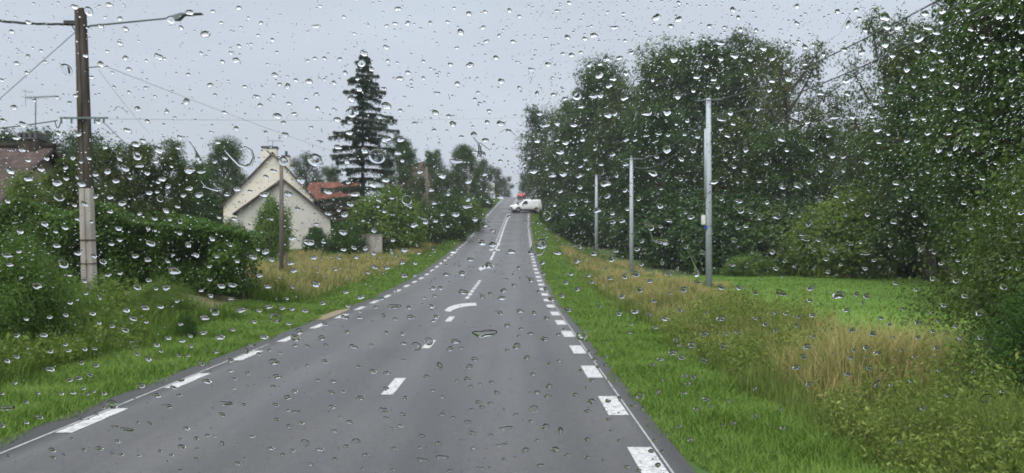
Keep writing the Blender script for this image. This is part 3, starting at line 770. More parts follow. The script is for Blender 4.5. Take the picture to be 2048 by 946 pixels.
plant('H', 372, 14.5, 625, .5, 'small dark shrub on the bank left of the gravel driveway', 'shrub', name='small_shrub', base_dz=-.1)

def hedge(name, x0, x1, y0, y1, h, nleaf, leaf, m, label):
    root = empty(name, ((x0 + x1) / 2, (y0 + y1) / 2, G((x0 + x1) / 2, (y0 + y1) / 2)), 0, label, 'hedge')
    cx, cy = (x0 + x1) / 2, (y0 + y1) / 2
    x = rng.uniform(x0, x1, nleaf); y = np.where(rng.random(nleaf) < .6, y0 + np.abs(rng.normal(0, .35, nleaf)), rng.uniform(y0, y1, nleaf))
    top = h * (.82 + .3 * vnoise(x, y, 1.1, 61)) * np.interp(x, [x0, x0 + 5, x1 - 3, x1], [1.0, 1.0, .92, .74]); z = rng.random(nleaf) ** .8 * top
    y = y + (vnoise(x, z, .7, 71) - .5) * .9
    C = np.stack([x - cx, y - cy, z], -1)
    V, Q = leaf_quads(C, leaf * rng.uniform(.5, 1.4, nleaf), asp=.42, nrm=np.tile([0, -.55, .6], (nleaf, 1)) + (vnoise(x * 2, z * 2, .5)[:, None] - .5) * np.array([[1.2, 0, .6]])); mesh_np('foliage', V, Q, m, root)
    tb = MB()
    for i in range(14):
        xx = x0 + (x1 - x0) * (i + .5) / 14 - cx; tb.tube([(xx, 0, -.3), (xx + random.uniform(-.2, .2), .1, h * .8)], [.05, .015], 5)
    tb.build('stems', M['bark'], root)
hedge('dark_hedge', -16.5, -7.4, 20.4, 22.6, 2.35, 80000, .11, M['leaf_hedge'], 'long dark green hedge behind the concrete lamp pole, left of the road')

# ------------------------------------------------------------------ buildings
def roof_slab(mb, a, b, c, d, th=.12, mi=0):
    """quad slab a-b (eave) c-d (ridge), thickness downwards along normal"""
    a, b, c, d = map(Vector, (a, b, c, d)); n = (b - a).cross(d - a).normalized()
    if n.z < 0: n = -n
    q = [a, b, c, d]; mb.add(q + [p - n * th for p in q], [(0, 1, 2, 3), (7, 6, 5, 4), (0, 4, 5, 1), (1, 5, 6, 2), (2, 6, 7, 3), (3, 7, 4, 0)], mi)
def uv_roof(o):
    me = o.data; ul = me.uv_layers.new(name='UVMap')
    for p in me.polygons:
        n = p.normal; s = Vector((0, 0, 1)).cross(n); s = s.normalized() if s.length > .05 else Vector((1, 0, 0)); t = n.cross(s)
        for li in p.loop_indices:
            v = me.vertices[me.loops[li].vertex_index].co; ul.data[li].uv = (v.dot(s), v.dot(t))
def win(parent, x0, x1, z0, z1, y, m_frame, shutters=False):
    f = MB(); t = .07
    f.box((x0, y - .05, z0), (x0 + t, y + .02, z1)).box((x1 - t, y - .05, z0), (x1, y + .02, z1)).box((x0 + t, y - .05, z0), (x1 - t, y + .02, z0 + t)).box((x0 + t, y - .05, z1 - t), (x1 - t, y + .02, z1))
    w = f.build('window', m_frame, parent)
    MB().box((x0 + t, y - .02, z0 + t), (x1 - t, y - .005, z1 - t)).build('pane', M['glass_dark'], w)
def antenna(loc, h, s, label, rz=0):
    r = empty('tv_antenna', loc, rz, label, 'antenna')
    MB().tube([(0, 0, 0), (0, 0, h)], .022, 6).build('mast', M['steel'], r)
    b = MB().tube([(-s * .5, 0, h), (s * 1.1, 0, h)], .014, 5)
    for i in range(9):
        x = -s * .4 + s * 1.4 * i / 8; q = .28 * (1 - .06 * i); b.tube([(x, -q, h), (x, q, h)], .007, 4); b.tube([(x, 0, h - q * .4), (x, 0, h + q * .12)], .006, 4)
    b.tube([(-s * .48, 0, h - .35), (-s * .52, 0, h + .35)], .01, 4); b.tube([(-s * .46, -.2, h + .25), (-s * .46, .2, h + .25)], .01, 4)
    b.build('boom', M['steel'], r)

# brown roofed house at the left edge
hx, hy = -23.4, 29; hz = G(-16, 27) - .25
h1 = empty('brown_house', (hx, hy, hz), 0, 'house with a large brown tiled roof at the left edge behind the hedge', 'house')
ez, rz_ = 2.7, 5.35
MB().box((-8, -3.4, -.5), (5.2, 3.4, ez)).build('wall', M['render_tan'], h1)
mb = MB(); roof_slab(mb, (-8.4, -3.9, ez - .25), (5.7, -3.9, ez - .25), (5.7, 0, rz_), (-8.4, 0, rz_)); roof_slab(mb, (5.7, 3.9, ez - .25), (-8.4, 3.9, ez - .25), (-8.4, -.004, rz_ - .004), (5.7, -.004, rz_ - .004))
ro = mb.build('roof', M['tile_brown'], h1); uv_roof(ro)
mb = MB(); mb.tube([(-8.4, 0, rz_ + .02), (5.7, 0, rz_ + .02)], .12, 8); mb.build('ridge', M['tile_brown'], ro)
mb = MB().prism([(-3.4, ez - .02), (3.4, ez - .02), (0, rz_ - .15)], 'x', 5.08, 5.2); mb.build('gable', M['render_tan'], h1)
p = at(64, 280, hy); cxl = p.x - hx
ch = MB().box((cxl - .35, -.3, rz_ - .6), (cxl + .35, .3, rz_ + .25)).build('chimney', M['concrete_dark'], ro)
cp = MB().box((cxl - .4, -.35, rz_ + .25), (cxl + .4, .35, rz_ + .31))
for i in range(4): cp.box((cxl - .38 + i * .21, -.3, rz_ + .31), (cxl - .26 + i * .21, .3, rz_ + .5))
cp.build('chimney_cap', M['metal_sheet'], ch)
win(h1, -1, .3, 1, 2.1, -3.42, M['white_box'])
antenna((at(56, 280, hy).x, hy + .45, hz + rz_ - .4), at(56, 190, hy).z - hz - rz_ + .4, 1.0, 'tall thin television antenna on the brown tiled roof', -.25)

# cream gable house
hy = 62; pL = at(452, 410, hy); pR = at(638, 408, hy); pA = at(545, 308, hy); W2 = (pR.x - pL.x) / 2; hcx = (pL.x + pR.x) / 2; hz = G(hcx, hy) - .2
h2 = empty('cream_house', (hcx, hy, hz), R(11), 'cream gabled house with two chimneys and a lower grey gable in front', 'house')
ea, ap = pL.z - hz, pA.z - hz; dep = 11
prof = [(-W2, -.5), (W2, -.5), (W2, ea), (0, ap), (-W2, ea)]; dep = 8
MB().prism(prof, 'y', 0, dep).build('wall', M['render_cream'], h2)
mb = MB(); o_ = .35; sl_ = (ap - ea) / W2
roof_slab(mb, (W2 + o_, -.25, ea - o_ * sl_ + .08), (W2 + o_, dep + .2, ea - o_ * sl_ + .08), (-.02, dep + .2, ap + .16), (-.02, -.25, ap + .16), .1)
roof_slab(mb, (-W2 - o_, dep + .2, ea - o_ * sl_ + .08), (-W2 - o_, -.25, ea - o_ * sl_ + .08), (.02, -.25, ap + .165), (.02, dep + .2, ap + .165), .1)
ro = mb.build('roof', M['tile_dark'], h2); uv_roof(ro)
x0, x1 = at(525, 300, hy).x - hcx, at(553, 300, hy).x - hcx; zt = at(540, 296, hy).z - hz
ch = MB().box((x0, -.02, ap - .9), (x1, .8, zt)).build('chimney', M['render_cream'], h2); MB().box((x0 - .08, -.1, zt), (x1 + .08, .88, zt + .14)).build('chimney_cap', M['metal_sheet'], ch)
x0, x1 = at(556, 300, hy).x - hcx, at(570, 300, hy).x - hcx; zt = at(560, 304, hy).z - hz
ch = MB().box((x0, 3.0, ap - 1.6), (x1, 3.8, zt)).build('chimney', M['render_cream'], h2)
c2 = MB().box((x0 - .06, 2.94, zt), (x1 + .06, 3.86, zt + .1)); c2.tube([(x0 + .3, 3.4, zt + .1), (x0 + .3, 3.4, zt + .5)], .12, 8); c2.build('chimney_cap', M['metal_sheet'], ch)
# front lower gable
fy = -4.2; Yf = hy + fy
qL = at(455, 432, Yf); qR = at(636, 440, Yf); qA = at(543, 372, Yf)
xl, xr, xa = qL.x - hcx, qR.x - hcx, qA.x - hcx; el_, er_, za = qL.z - hz + .25, qR.z - hz + .1, qA.z - hz + .5
MB().prism([(xl, -.5), (xr, -.5), (xr, er_), (xa, za), (xl, el_)], 'y', fy, -.003).build('front_wall', M['render_grey'], h2)
mb = MB()
roof_slab(mb, (xr + .3, fy - .35, er_ - .1), (xr + .3, -.003, er_ - .1), (xa, -.003, za + .14), (xa, fy - .35, za + .14), .14)
roof_slab(mb, (xl - .3, -.003, el_ - .1), (xl - .3, fy - .35, el_ - .1), (xa, fy - .35, za + .143), (xa, -.003, za + .143), .14)
ro2 = mb.build('front_roof', M['tile_dark'], h2); uv_roof(ro2)
wp = at(506, 434, Yf); win(h2, wp.x - hcx - .3, wp.x - hcx + .3, wp.z - hz - .5, wp.z - hz + .45, fy - .003, M['shutter'])
wp = at(606, 470, Yf); win(h2, wp.x - hcx - .5, wp.x - hcx + .5, wp.z - hz - .6, wp.z - hz + .6, fy - .003, M['shutter'])
antenna((at(538, 300, hy).x, hy + .95, hz + ap - .2), at(538, 278, hy).z - hz - ap + .2, .8, 'thin television antenna beside the cream house chimneys', .4)

# orange roof house behind
hy = 70; pl = at(586, 358, hy); pr = at(694, 362, hy); hx = (pl.x + pr.x) / 2; hz = G(hx, hy) - .3; w_ = (pr.x - pl.x) / 2
h3 = empty('orange_roof_house', (hx, hy, hz), R(-8), 'low house with an orange tiled roof between the cream house and the spruce', 'house')
rz_ = pl.z - hz; ez = at(660, 432, hy).z - hz
MB().box((-w_ + .1, 0.4, -.5), (w_ - .1, 6.8, ez)).build('wall', M['render_tan'], h3)
mb = MB(); roof_slab(mb, (-w_, -.1, ez - .15), (w_, -.1, ez - .15), (w_, 3.6, rz_), (-w_, 3.6, rz_)); roof_slab(mb, (w_, 7.3, ez - .15), (-w_, 7.3, ez - .15), (-w_, 3.596, rz_ - .004), (w_, 3.596, rz_ - .004))
uv_roof(mb.build('roof', M['tile_orange'], h3))
for s in (-1, 1): MB().prism([(.4, ez - .05), (6.8, ez - .05), (3.6, rz_ - .16)], 'x', s * (w_ - .12) - .05, s * (w_ - .12) + .05).build('gable', M['render_tan'], h3)
win(h3, -1.2, -.2, .9, 2.0, .38, M['white_box'])
# dark lean-to / barn right of cream house
hy = 66; pl = at(648, 400, hy); hx = pl.x + 1.6; hz = G(hx, hy) - .3
h4 = empty('dark_shed', (hx, hy, hz), 0, 'small dark wooden shed against the right side of the cream house', 'shed')
st = at(650, 408, hy).z - hz
MB().box((-2.2, 0, -.3), (2.2, 3, st - .3)).build('wall', M['shutter'], h4)
mb = MB(); roof_slab(mb, (-2.4, -.3, st - .4), (2.4, -.3, st - .4), (2.4, 3.3, st + .5), (-2.4, 3.3, st + .5)); uv_roof(mb.build('roof', M['tile_dark'], h4))
# tan gable house further on
hy = 96; pl = at(808, 345, hy); pr = at(872, 400, hy); hz = G(pl.x, hy) - .5; hcx = at(846, 400, hy).x; W5 = at(872, 400, hy).x - hcx
h5 = empty('tan_house', (hcx, hy, hz), R(24), 'tan house with a grey-brown roof half hidden behind the wooden poles', 'house')
ap = at(846, 325, hy).z - hz; ea = at(846, 385, hy).z - hz; dep = 9
MB().prism([(-W5, -.5), (W5, -.5), (W5, ea), (0, ap), (-W5, ea)], 'y', 0, dep).build('wall', M['render_tan'], h5)
mb = MB(); sl_ = (ap - ea) / W5
roof_slab(mb, (W5 + .25, -.2, ea - .25 * sl_ + .06), (W5 + .25, dep, ea - .25 * sl_ + .06), (-.01, dep, ap + .14), (-.01, -.2, ap + .14), .1)
roof_slab(mb, (-W5 - .25, dep, ea - .25 * sl_ + .06), (-W5 - .25, -.2, ea - .25 * sl_ + .06), (.01, -.2, ap + .143), (.01, dep, ap + .143), .1)
uv_roof(mb.build('roof', M['tile_greybrown'], h5))
# low pale garden wall
pl = at(708, 470, 52); pr = at(764, 470, 52); zb = G((pl.x + pr.x) / 2, 52)
gw = empty('garden_wall', ((pl.x + pr.x) / 2, 52, zb), R(6), 'low pale concrete garden wall below the spruce', 'wall'); hw = (pr.x - pl.x) / 2; hh = pl.z - zb
MB().box((-hw, -.1, -.3), (hw, .1, hh)).build('wall', M['concrete'], gw); MB().box((-hw - .05, -.15, hh), (hw + .05, .15, hh + .06)).build('coping', M['concrete'], gw)

# ------------------------------------------------------------------ poles
# concrete lamp pole
Y = 18; pb = at(180, 590, Y); pt = at(161, 17, Y); bz = G(pb.x, Y); H = pt.z - bz; lx = (pt.x - pb.x)
pole = empty('lamp_pole', (pb.x, Y, bz), 0, 'weathered concrete lamp pole with a long lamp arm and cables, left of the road', 'utility pole')
def Pz(py): return at(170, py, Y).z - bz
def px_x(px, py=300): return at(px, py, Y).x - pb.x
def shaft_at(z): return lx * z / H
mb = MB(); n = 12
sec = []
for i in range(n + 1):
    z = -.4 + (H + .4) * i / n; w = .142 - .035 * i / n; d = .105 - .03 * i / n; c = shaft_at(z)
    sec.append((z, w, d, c))
vs = []
for z, w, d, c in sec:
    for xx, yy in ((-1, -1), (-.12, -1), (-.08, -.72), (.3, -.72), (.34, -1), (1, -1), (1, 1), (-1, 1)): vs.append((c + xx * w, yy * d, z))
fs = [tuple(range(8))[::-1], tuple(n * 8 + k for k in range(8))]
ms = []
for i in range(n):
    for k in range(8): fs.append((i * 8 + k, i * 8 + (k + 1) % 8, i * 8 + 8 + (k + 1) % 8, i * 8 + 8 + k))
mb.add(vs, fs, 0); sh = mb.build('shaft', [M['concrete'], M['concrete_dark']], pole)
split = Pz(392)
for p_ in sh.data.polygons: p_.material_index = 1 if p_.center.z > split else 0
for py in (480, 527): z = Pz(py); c = shaft_at(z); MB().box((c - .15, -.115, z - .012), (c + .15, .112, z + .012)).build('band', M['concrete_dark'], pole)
z0 = Pz(52); a0 = shaft_at(z0) + .12
arm = MB().tube([(a0, 0, z0 - .04), (a0 + .12, -.02, z0), (px_x(330), -.25, Pz(44)), (px_x(350), -.28, Pz(43))], [.028, .026, .022, .022], 8).build('lamp_arm', M['steel'], pole, True)
hd = MB(); xa, xb = px_x(343), px_x(414); za, zb_ = Pz(44), Pz(37)
prof = [(xa, za - .03), (xa + .06, za + .03), (xa + .35, zb_ + .035), (xb, zb_ + .035), (xb, zb_ + .01), (xa + .42, zb_ - .02), (xa + .3, za - .055)]
hd.prism(prof, 'y', -.36, -.22); hd.build('lamp_head', M['steel'], arm, bevel=.012)
ca = MB(); z = Pz(238); ca.box((px_x(75 + 52), -.17, z - .02), (px_x(222), -.125, z + .02))
for px in (130, 150, 196, 205, 214): ca.tube([(px_x(px), -.15, z - .02), (px_x(px), -.15, z - .13)], .02, 6)
ca.build('crossarm', M['steel'], pole)
br = MB().tube([(shaft_at(Pz(134)) + .12, 0, Pz(135)), (px_x(217), -.05, Pz(133))], .014, 6); br.build('bracket', M['steel'], pole)
tb = MB().box((px_x(128), -.06, Pz(50)), (shaft_at(Pz(48)) - .1, .06, Pz(42))); tb.tube([(px_x(140), 0, Pz(48)), (px_x(152), 0, Pz(66))], .014, 5); tb.build('cable_clamp', M['black'], pole)

def cable(a, b, sag, r, label, m='cable', group=None, twist=False, n=18):
    a, b = Vector(a), Vector(b); pts = []
    for i in range(n + 1):
        t = i / n; p = a.lerp(b, t); p.z -= sag * 4 * t * (1 - t); pts.append(p)
    mb = MB()
    if twist:
        L = (b - a).length; nn = int(L * 14)
        for ph in (0, 2.1, 4.2):
            q = []
            for i in range(nn + 1):
                t = i / nn; p = a.lerp(b, t); p.z -= sag * 4 * t * (1 - t); an = t * L * 5 + ph
                q.append(p + Vector((0, math.cos(an), math.sin(an))) * r * .8)
            mb.tube(q, r * .6, 5)
    else: mb.tube(pts, r, 5)
    o = mb.build('overhead_cable', M[m], None, True); return tag(o, label, 'cable', group)
CB = 'overhead cables'
cl = lambda px, py, Yq: at(px, py, Yq)
cable(cl(138, 48, 18), cl(-420, -60, 12), .25, .022, 'thick twisted cable running left from the top of the concrete lamp pole', 'cable', CB, True)
cable(cl(153, 62, 18), cl(-150, 330, 20.3), 0, .009, 'straight stay wire slanting down left from the top of the concrete lamp pole', 'cable_grey', CB)
cable(cl(115, 241, 18), cl(-420, 275, 14), .12, .014, 'cable running left from the crossarm of the concrete lamp pole', 'cable', CB)
cable(cl(110, 242, 18), cl(122, 240, 18), .18, .012, 'short cable loop hanging under the crossarm of the concrete lamp pole', 'cable', CB)
cable(cl(215, 134, 18), cl(775, 335, 62), .2, .006, 'thin wire from the upper bracket of the concrete lamp pole to the wooden poles', 'cable_grey', CB)
cable(cl(196, 138, 18), cl(300, 268, 30), .05, .004, 'faint wire slanting down right from the upper bracket of the concrete lamp pole', 'cable_grey', CB)
cable(cl(218, 238, 18), cl(1150, 228, 60), .2, .004, 'faint wire crossing the sky over the road from the crossarm', 'cable_grey', CB)
cable(cl(205, 242, 18), cl(268, 300, 24), .03, .009, 'wire slanting down right from the crossarm into the trees', 'cable_grey', CB)

def wood_pole(px, base, top, Y, r, label, arm=None, m='wood_pole', grp='wooden poles left of the road'):
    b = at(px, base, Y); t = at(px, top, Y); gz = G(b.x, Y); o = empty('utility_pole', (b.x, Y, gz), 0, label, 'utility pole', grp); h = t.z - gz
    MB().tube([(0, 0, -.3), (.02, 0, h * .5), (0, 0, h)], [r, r * .9, r * .72], 10).build('shaft', M[m], o, True)
    MB().tube([(0, 0, h + .002), (0, 0, h + .06)], [r * .74, r * .3], 10).build('cap', M['steel'], o)
    if arm:
        c = MB().box((-arm, -r - .06, h - .35), (arm, -r, h - .27))
        for s in (-.9, -.3, .3, .9): c.tube([(s * arm, -r - .03, h - .27), (s * arm, -r - .03, h - .12)], .03, 6)
        c.build('crossarm', M['steel'], o)
    return o, h
p1, h = wood_pole(562, 545, 322, 33, .11, 'nearest wooden pole, in front of the cream house gable')
MB().tube([(0, -.1, h - .05), (-.62, -.1, h + .45)], .035, 6).build('brace', M['wood_pole'], p1)
wood_pole(775, 440, 332, 62, .13, 'wooden pole rising beside the bright round bush under the spruce', .7)
wood_pole(853, 478, 336, 66, .15, 'wooden pole standing in the grass in front of the tan house')
wood_pole(895, 430, 338, 84, .13, 'wooden pole just right of the tan house', .6)
wood_pole(937, 410, 332, 100, .14, 'farthest wooden pole on the left, below the tall rounded tree')
# post leaning near the nearest wooden pole: short yellowish stake
b = at(572, 545, 33.5); sk = empty('wooden_stake', (b.x, 33.5, G(b.x, 33.5)), 0, 'short pale wooden stake right beside the nearest wooden pole', 'stake')
MB().tube([(0, 0, -.2), (0.03, 0, 1.0)], [.07, .06], 8).build('post', M['gravel'], sk); MB().tube([(.03, 0, 1.0), (.03, 0, 1.03)], [.075, .05], 8).build('cap', M['wood_pole'], sk)

RP = 'slender grey poles right of the road'
def grey_pole(px, base, top, Y, r, label, big=False):
    b = at(px, base, Y); t = at(px, top, Y); gz = G(b.x, Y); o = empty('utility_pole', (b.x, Y, gz), 0, label, 'utility pole', RP); h = t.z - gz
    MB().tube([(0, 0, -.3), (0, 0, h * .5), (-.0, 0, h)], [r, r * .88, r * .7], 12).build('shaft', M['pole_grey'], o, True)
    c = MB().tube([(-.5, -r, h - .12), (.5, -r, h - .05)], .025, 6); c.build('crossarm', M['steel'], o)
    if big:
        MB().box((-r - .16, -.09, h * .34), (-r - .012, .07, h * .34 + .38)).build('meter_box', M['white_box'], o, bevel=.015)
        MB().box((-r - .06, -.1, h * .34 - .18), (-r + .05, -.04, h * .34 - .05)).build('blue_plate', M['blue_tag'], o)
        MB().tube([(-r * .95, -.02, h * .48), (-r * .9, -.02, h * .84)], .055, 8).build('conduit', M['pole_grey'], o, True)
        MB().tube([(r * .5, -r * .8, h * .82), (r * 1.3, -r * 1.0, h * .80), (r * .5, -r * .8, h * .77)], .03, 6).build('cable_loop', M['black'], o)
        MB().tube([(0, 0, h * .5), (0, 0, h * .5 + .03)], r * .93, 12).build('band', M['steel'], o); MB().tube([(0, 0, h * .33), (0, 0, h * .33 + .03)], r * .98, 12).build('band', M['steel'], o)
    return o, h
g1, hh1 = grey_pole(1418, 572, 197, 30, .135, 'nearest and tallest slender grey pole, with a white box on its side', True)
g2, hh2 = grey_pole(1263, 545, 316, 49, .14, 'middle slender grey pole of the row on the right')
g3, hh3 = grey_pole(1193, 500, 350, 71, .16, 'farthest and shortest slender grey pole of the row on the right')
t1 = g1.location + Vector((0, 0, hh1)); t2 = g2.location + Vector((0, 0, hh2)); t3 = g3.location + Vector((0, 0, hh3))
cable(t1 + Vector((.3, 0, -.1)), cl(2500, -360, 9), .4, .019, 'upper cable from the nearest grey pole to the top right corner', 'cable', CB)
cable(t1 + Vector((.1, 0, -.75)), cl(2500, -270, 9), .5, .019, 'lower cable from the nearest grey pole to the right edge', 'cable', CB)
cable(t2 + Vector((.1, 0, -.05)), t1 + Vector((0, 0, -.6)), .55, .018, 'upper sagging cable between the middle and the nearest grey pole', 'cable_grey', CB)
cable(t2 + Vector((.1, 0, -.55)), t1 + Vector((0, 0, -.9)), .75, .018, 'lower sagging cable between the middle and the nearest grey pole', 'cable_grey', CB)
cable(t3 + Vector((.1, 0, -.05)), t2 + Vector((0, 0, -.3)), .6, .018, 'sagging cable between the farthest and the middle grey pole', 'cable_grey', CB)
cable(cl(1400, 330, 34), cl(2300, -260, 15), .3, .010, 'thin pale wire crossing the sky gap at the top right', 'cable_grey', CB)
cable(cl(1570, 240, 38), cl(2140, -160, 17), .2, .02, 'thick cable crossing the treetops at the top right', 'cable', CB)

# roadside posts and sign
for px, py, Y, lab in ((952, 452, 88, 'nearer of the two white marker posts on the left verge'), (960, 446, 93, 'farther of the two white marker posts on the left verge'), (1077, 427, 105, 'white marker post on the right verge beside the rear of the van')):
    b = at(px, py, Y); gz = G(b.x, Y); o = empty('marker_post', (b.x, Y, gz), 0, lab, 'marker post', 'white roadside marker posts')
    MB().prism([(-.1, -.06), (.1, -.06), (.06, .08), (-.06, .08)], 'z', -.2, 1.05).build('post', M['white_box'], o)
    MB().box((-.103, -.066, .78), (.103, .0, .93)).build('reflector', M['reflector'], o)
b = at(985, 398, 138); gz = G(b.x, 138); o = empty('road_sign', (b.x, 138, gz), 0, 'small pale road sign on a post on the left verge near the hilltop', 'sign')
hs_ = at(985, 366, 138).z - gz
MB().tube([(0, 0, -.2), (0, 0, hs_ - .02)], .05, 8).build('post', M['steel'], o); MB().prism([(-.42, hs_ - 1.9), (.42, hs_ - 1.9), (.38, hs_), (-.3, hs_)], 'y', -.07, -.052).build('sign_plate', M['sign_face'], o)

# ------------------------------------------------------------------ vehicles
def loft_body(stations):
    """stations: list of (x, [(y,z)...]) symmetrical half sections joined both sides"""
    mb = MB(); n = len(stations[0][1]); vs = []
    for x, sec in stations:
        vs += [(x, y, z) for y, z in sec] + [(x, -y, z) for y, z in sec[::-1]]
    k = 2 * n; fs = []
    for i in range(len(stations) - 1):
        for j in range(k): fs.append((i * k + j, i * k + (j + 1) % k, (i + 1) * k + (j + 1) % k, (i + 1) * k + j))
    fs.append(tuple(range(k))); fs.append(tuple((len(stations) - 1) * k + j for j in range(k))[::-1])
    return mb.add(vs, fs)
def sec(wb, wm, wt, z0, zm, z1): return [(wb, z0), (wm, z0 + (zm - z0) * .45), (wm, zm), (wt, zm + (z1 - zm) * .75), (wt * .9, z1)]
def wheel(x, y, r, parent, s):
    t = MB().tube([(x, y - .1, r), (x, y + .1, r)], r, 20).build('wheel', M['black'], parent, bevel=.02)
    MB().tube([(x, y + s * .085, r), (x, y + s * .108, r)], [r * .62, r * .55], 16).build('hubcap', M['hub'], t)
    return t
def quad(name, pts, m, parent, th=.012):
    a, b, c = Vector(pts[0]), Vector(pts[1]), Vector(pts[2]); nrm = (b - a).cross(c - a).normalized()
    n = len(pts); vs = [Vector(p) + nrm * th for p in pts] + [Vector(p) - nrm * th for p in pts]
    return MB().add(vs, [tuple(range(n)), tuple(range(2 * n - 1, n - 1, -1))] + [(i, i + n, (i + 1) % n + n, (i + 1) % n) for i in range(n)]).build(name, m, parent)
# van, nose towards -X
Yv = 107.5; pc = at(1050, 424, Yv); vz = float(interp(Yv - .8, ZR)) + .06
van = empty('white_van', (pc.x + .05, Yv, vz), R(22), 'white panel van turning across the road at the junction', 'van')
st = [(-2.22, sec(.66, .74, .66, .34, .62, .82)), (-2.08, sec(.76, .84, .74, .26, .70, .98)), (-1.45, sec(.80, .89, .80, .24, .88, 1.12)), (-1.05, sec(.80, .90, .82, .24, .95, 1.22)),
      (-.35, sec(.80, .90, .70, .24, 1.0, 1.78)), (0, sec(.80, .90, .71, .24, 1.02, 1.84)), (1.9, sec(.80, .90, .72, .24, 1.05, 1.86)), (2.1, sec(.80, .89, .72, .28, 1.05, 1.82)), (2.2, sec(.78, .87, .70, .34, 1.02, 1.7))]
loft_body(st).build('body', M['car_white'], van, True, bevel=.02)
quad('windscreen', [(-1.10, -.66, 1.20), (-1.10, .66, 1.20), (-.47, .56, 1.72), (-.47, -.56, 1.72)], M['glass_dark'], van, .03)
for s in (-1, 1):
    quad('side_window', [(-.95, s * .875, 1.14), (-.02, s * .885, 1.16), (-.02, s * .755, 1.62), (-.45, s * .765, 1.60)], M['glass_dark'], van, .014)
    quad('headlight', [(-2.12, s * .80, .82), (-2.16, s * .50, .80), (-2.06, s * .50, .94), (-1.9, s * .82, .98)], M['lamp_clear'], van, .03)
    quad('tail_light', [(2.15, s * .87, .95), (2.19, s * .78, .95), (2.17, s * .70, 1.5), (2.12, s * .775, 1.5)], M['lamp_red'], van, .02)
    MB().box((-.86, s * 1.0 - .09, 1.08), (-.74, s * 1.0 + .09, 1.26)).build('mirror', M['black'], van, bevel=.02)
    for x in (-1.42, 1.35):
        MB().tube([(x, s * .70, .36), (x, s * .905, .36)], .38, 20).build('wheel_arch', M['black'], van); wheel(x, s * .82, .31, van, s)
quad('bumper', [(-2.24, -.74, .36), (-2.24, .74, .36), (-2.26, .70, .58), (-2.26, -.70, .58)], M['black'], van, .03)
quad('grille', [(-2.25, -.42, .62), (-2.25, .42, .62), (-2.22, .42, .76), (-2.22, -.42, .76)], M['black'], van, .02)
MB().box((-1.0, -.915, .30), (1.0, .915, .40)).build('side_sill', M['black'], van)
quad('number_plate', [(-2.29, -.26, .42), (-2.29, .26, .42), (-2.30, .26, .53), (-2.30, -.26, .53)], M['plate'], van, .006)
# red car, seen from the front coming over the hilltop
Yc = 152; pc = at(1043, 397, Yc); cz = float(interp(Yc, ZR)) + .02
car = empty('red_car', (pc.x, Yc, cz), R(88), 'small red car on the road behind the white van', 'car')
st = [(-1.95, sec(.62, .72, .62, .3, .55, .72)), (-1.75, sec(.74, .82, .72, .22, .62, .86)), (-.95, sec(.78, .86, .78, .2, .8, .98)), (-.7, sec(.78, .86, .78, .2, .84, 1.04)), (-.05, sec(.78, .86, .62, .2, .88, 1.46)), (.9, sec(.78, .86, .62, .2, .9, 1.48)), (1.55, sec(.76, .84, .66, .24, .92, 1.2)), (1.9, sec(.68, .78, .66, .34, .8, .98))]
loft_body(st).build('body', M['car_red'], car, True, bevel=.02)
quad('windscreen', [(-.74, -.64, 1.02), (-.74, .64, 1.02), (-.16, .52, 1.42), (-.16, -.52, 1.42)], M['glass_dark'], car, .03)
quad('rear_window', [(1.5, -.55, 1.22), (1.5, .55, 1.22), (1.02, .5, 1.45), (1.02, -.5, 1.45)], M['glass_dark'], car, .03)
for s in (-1, 1):
    quad('side_window', [(-.55, s * .84, 1.0), (1.2, s * .84, 1.02), (.9, s * .70, 1.36), (-.05, s * .70, 1.36)], M['glass_dark'], car, .02)
    quad('headlight', [(-1.86, s * .72, .66), (-1.94, s * .40, .64), (-1.84, s * .40, .78), (-1.66, s * .76, .82)], M['lamp_clear'], car, .03)
    quad('tail_light', [(1.9, s * .76, .7), (1.93, s * .55, .7), (1.85, s * .55, .9), (1.75, s * .78, .95)], M['lamp_red'], car, .03)
    for x in (-1.2, 1.2): wheel(x, s * .76, .3, car, s)
quad('grille', [(-1.96, -.5, .36), (-1.96, .5, .36), (-1.97, .46, .52), (-1.97, -.46, .52)], M['black'], car, .02)
quad('number_plate', [(-2.0, -.24, .42), (-2.0, .24, .42), (-2.0, .24, .5), (-2.0, -.24, .5)], M['plate'], car, .006)
# ------------------------------------------------------------------ windscreen with rain on its outer face
TILT = R(30)
WN = Vector((0, math.cos(TILT), math.sin(TILT)))          # outward normal (away from the driver, upwards)
WU = Vector((0, -math.sin(TILT), math.cos(TILT)))         # up along the glass
WC = Vector((0, .66, CAMZ))
def on_glass(px, py):
    r = ray(px, py); c = Vector((0, 0, CAMZ)); t = (WC - c).dot(WN) / r.dot(WN); return c + r * t, t
Wm = Matrix((Vector((-1, 0, 0)), WU, WN)).transposed()
# the vehicle the photograph is taken from: bonnet, dashboard, roof lining and rear wall, all outside the frame
veh = empty('vehicle_cabin', (0, 0, 0), 0, 'dark vehicle front and cabin from which the wet windscreen is seen', 'vehicle')
MB().prism([(.92, 1.40), (1.35, 1.31), (1.80, 1.17), (1.98, 1.02), (1.98, .55), (.92, .55)], 'x', -.85, .85).build('bonnet', M['maroon'], veh, bevel=.03)
MB().prism([(.30, 1.20), (.34, 1.38), (.60, 1.44), (.88, 1.42), (.88, 1.1), (.34, 1.0)], 'x', -.84, .84).build('dashboard', M['dash'], veh, bevel=.02)
MB().prism([(.47, 2.17), (.40, 2.24), (-1.5, 2.26), (-1.5, 2.22), (.36, 2.19)], 'x', -.84, .84).build('roof_lining', M['dash'], veh)
MB().box((-.84, -1.5, .5), (.84, -1.44, 2.21)).build('rear_wall', M['dash'], veh)

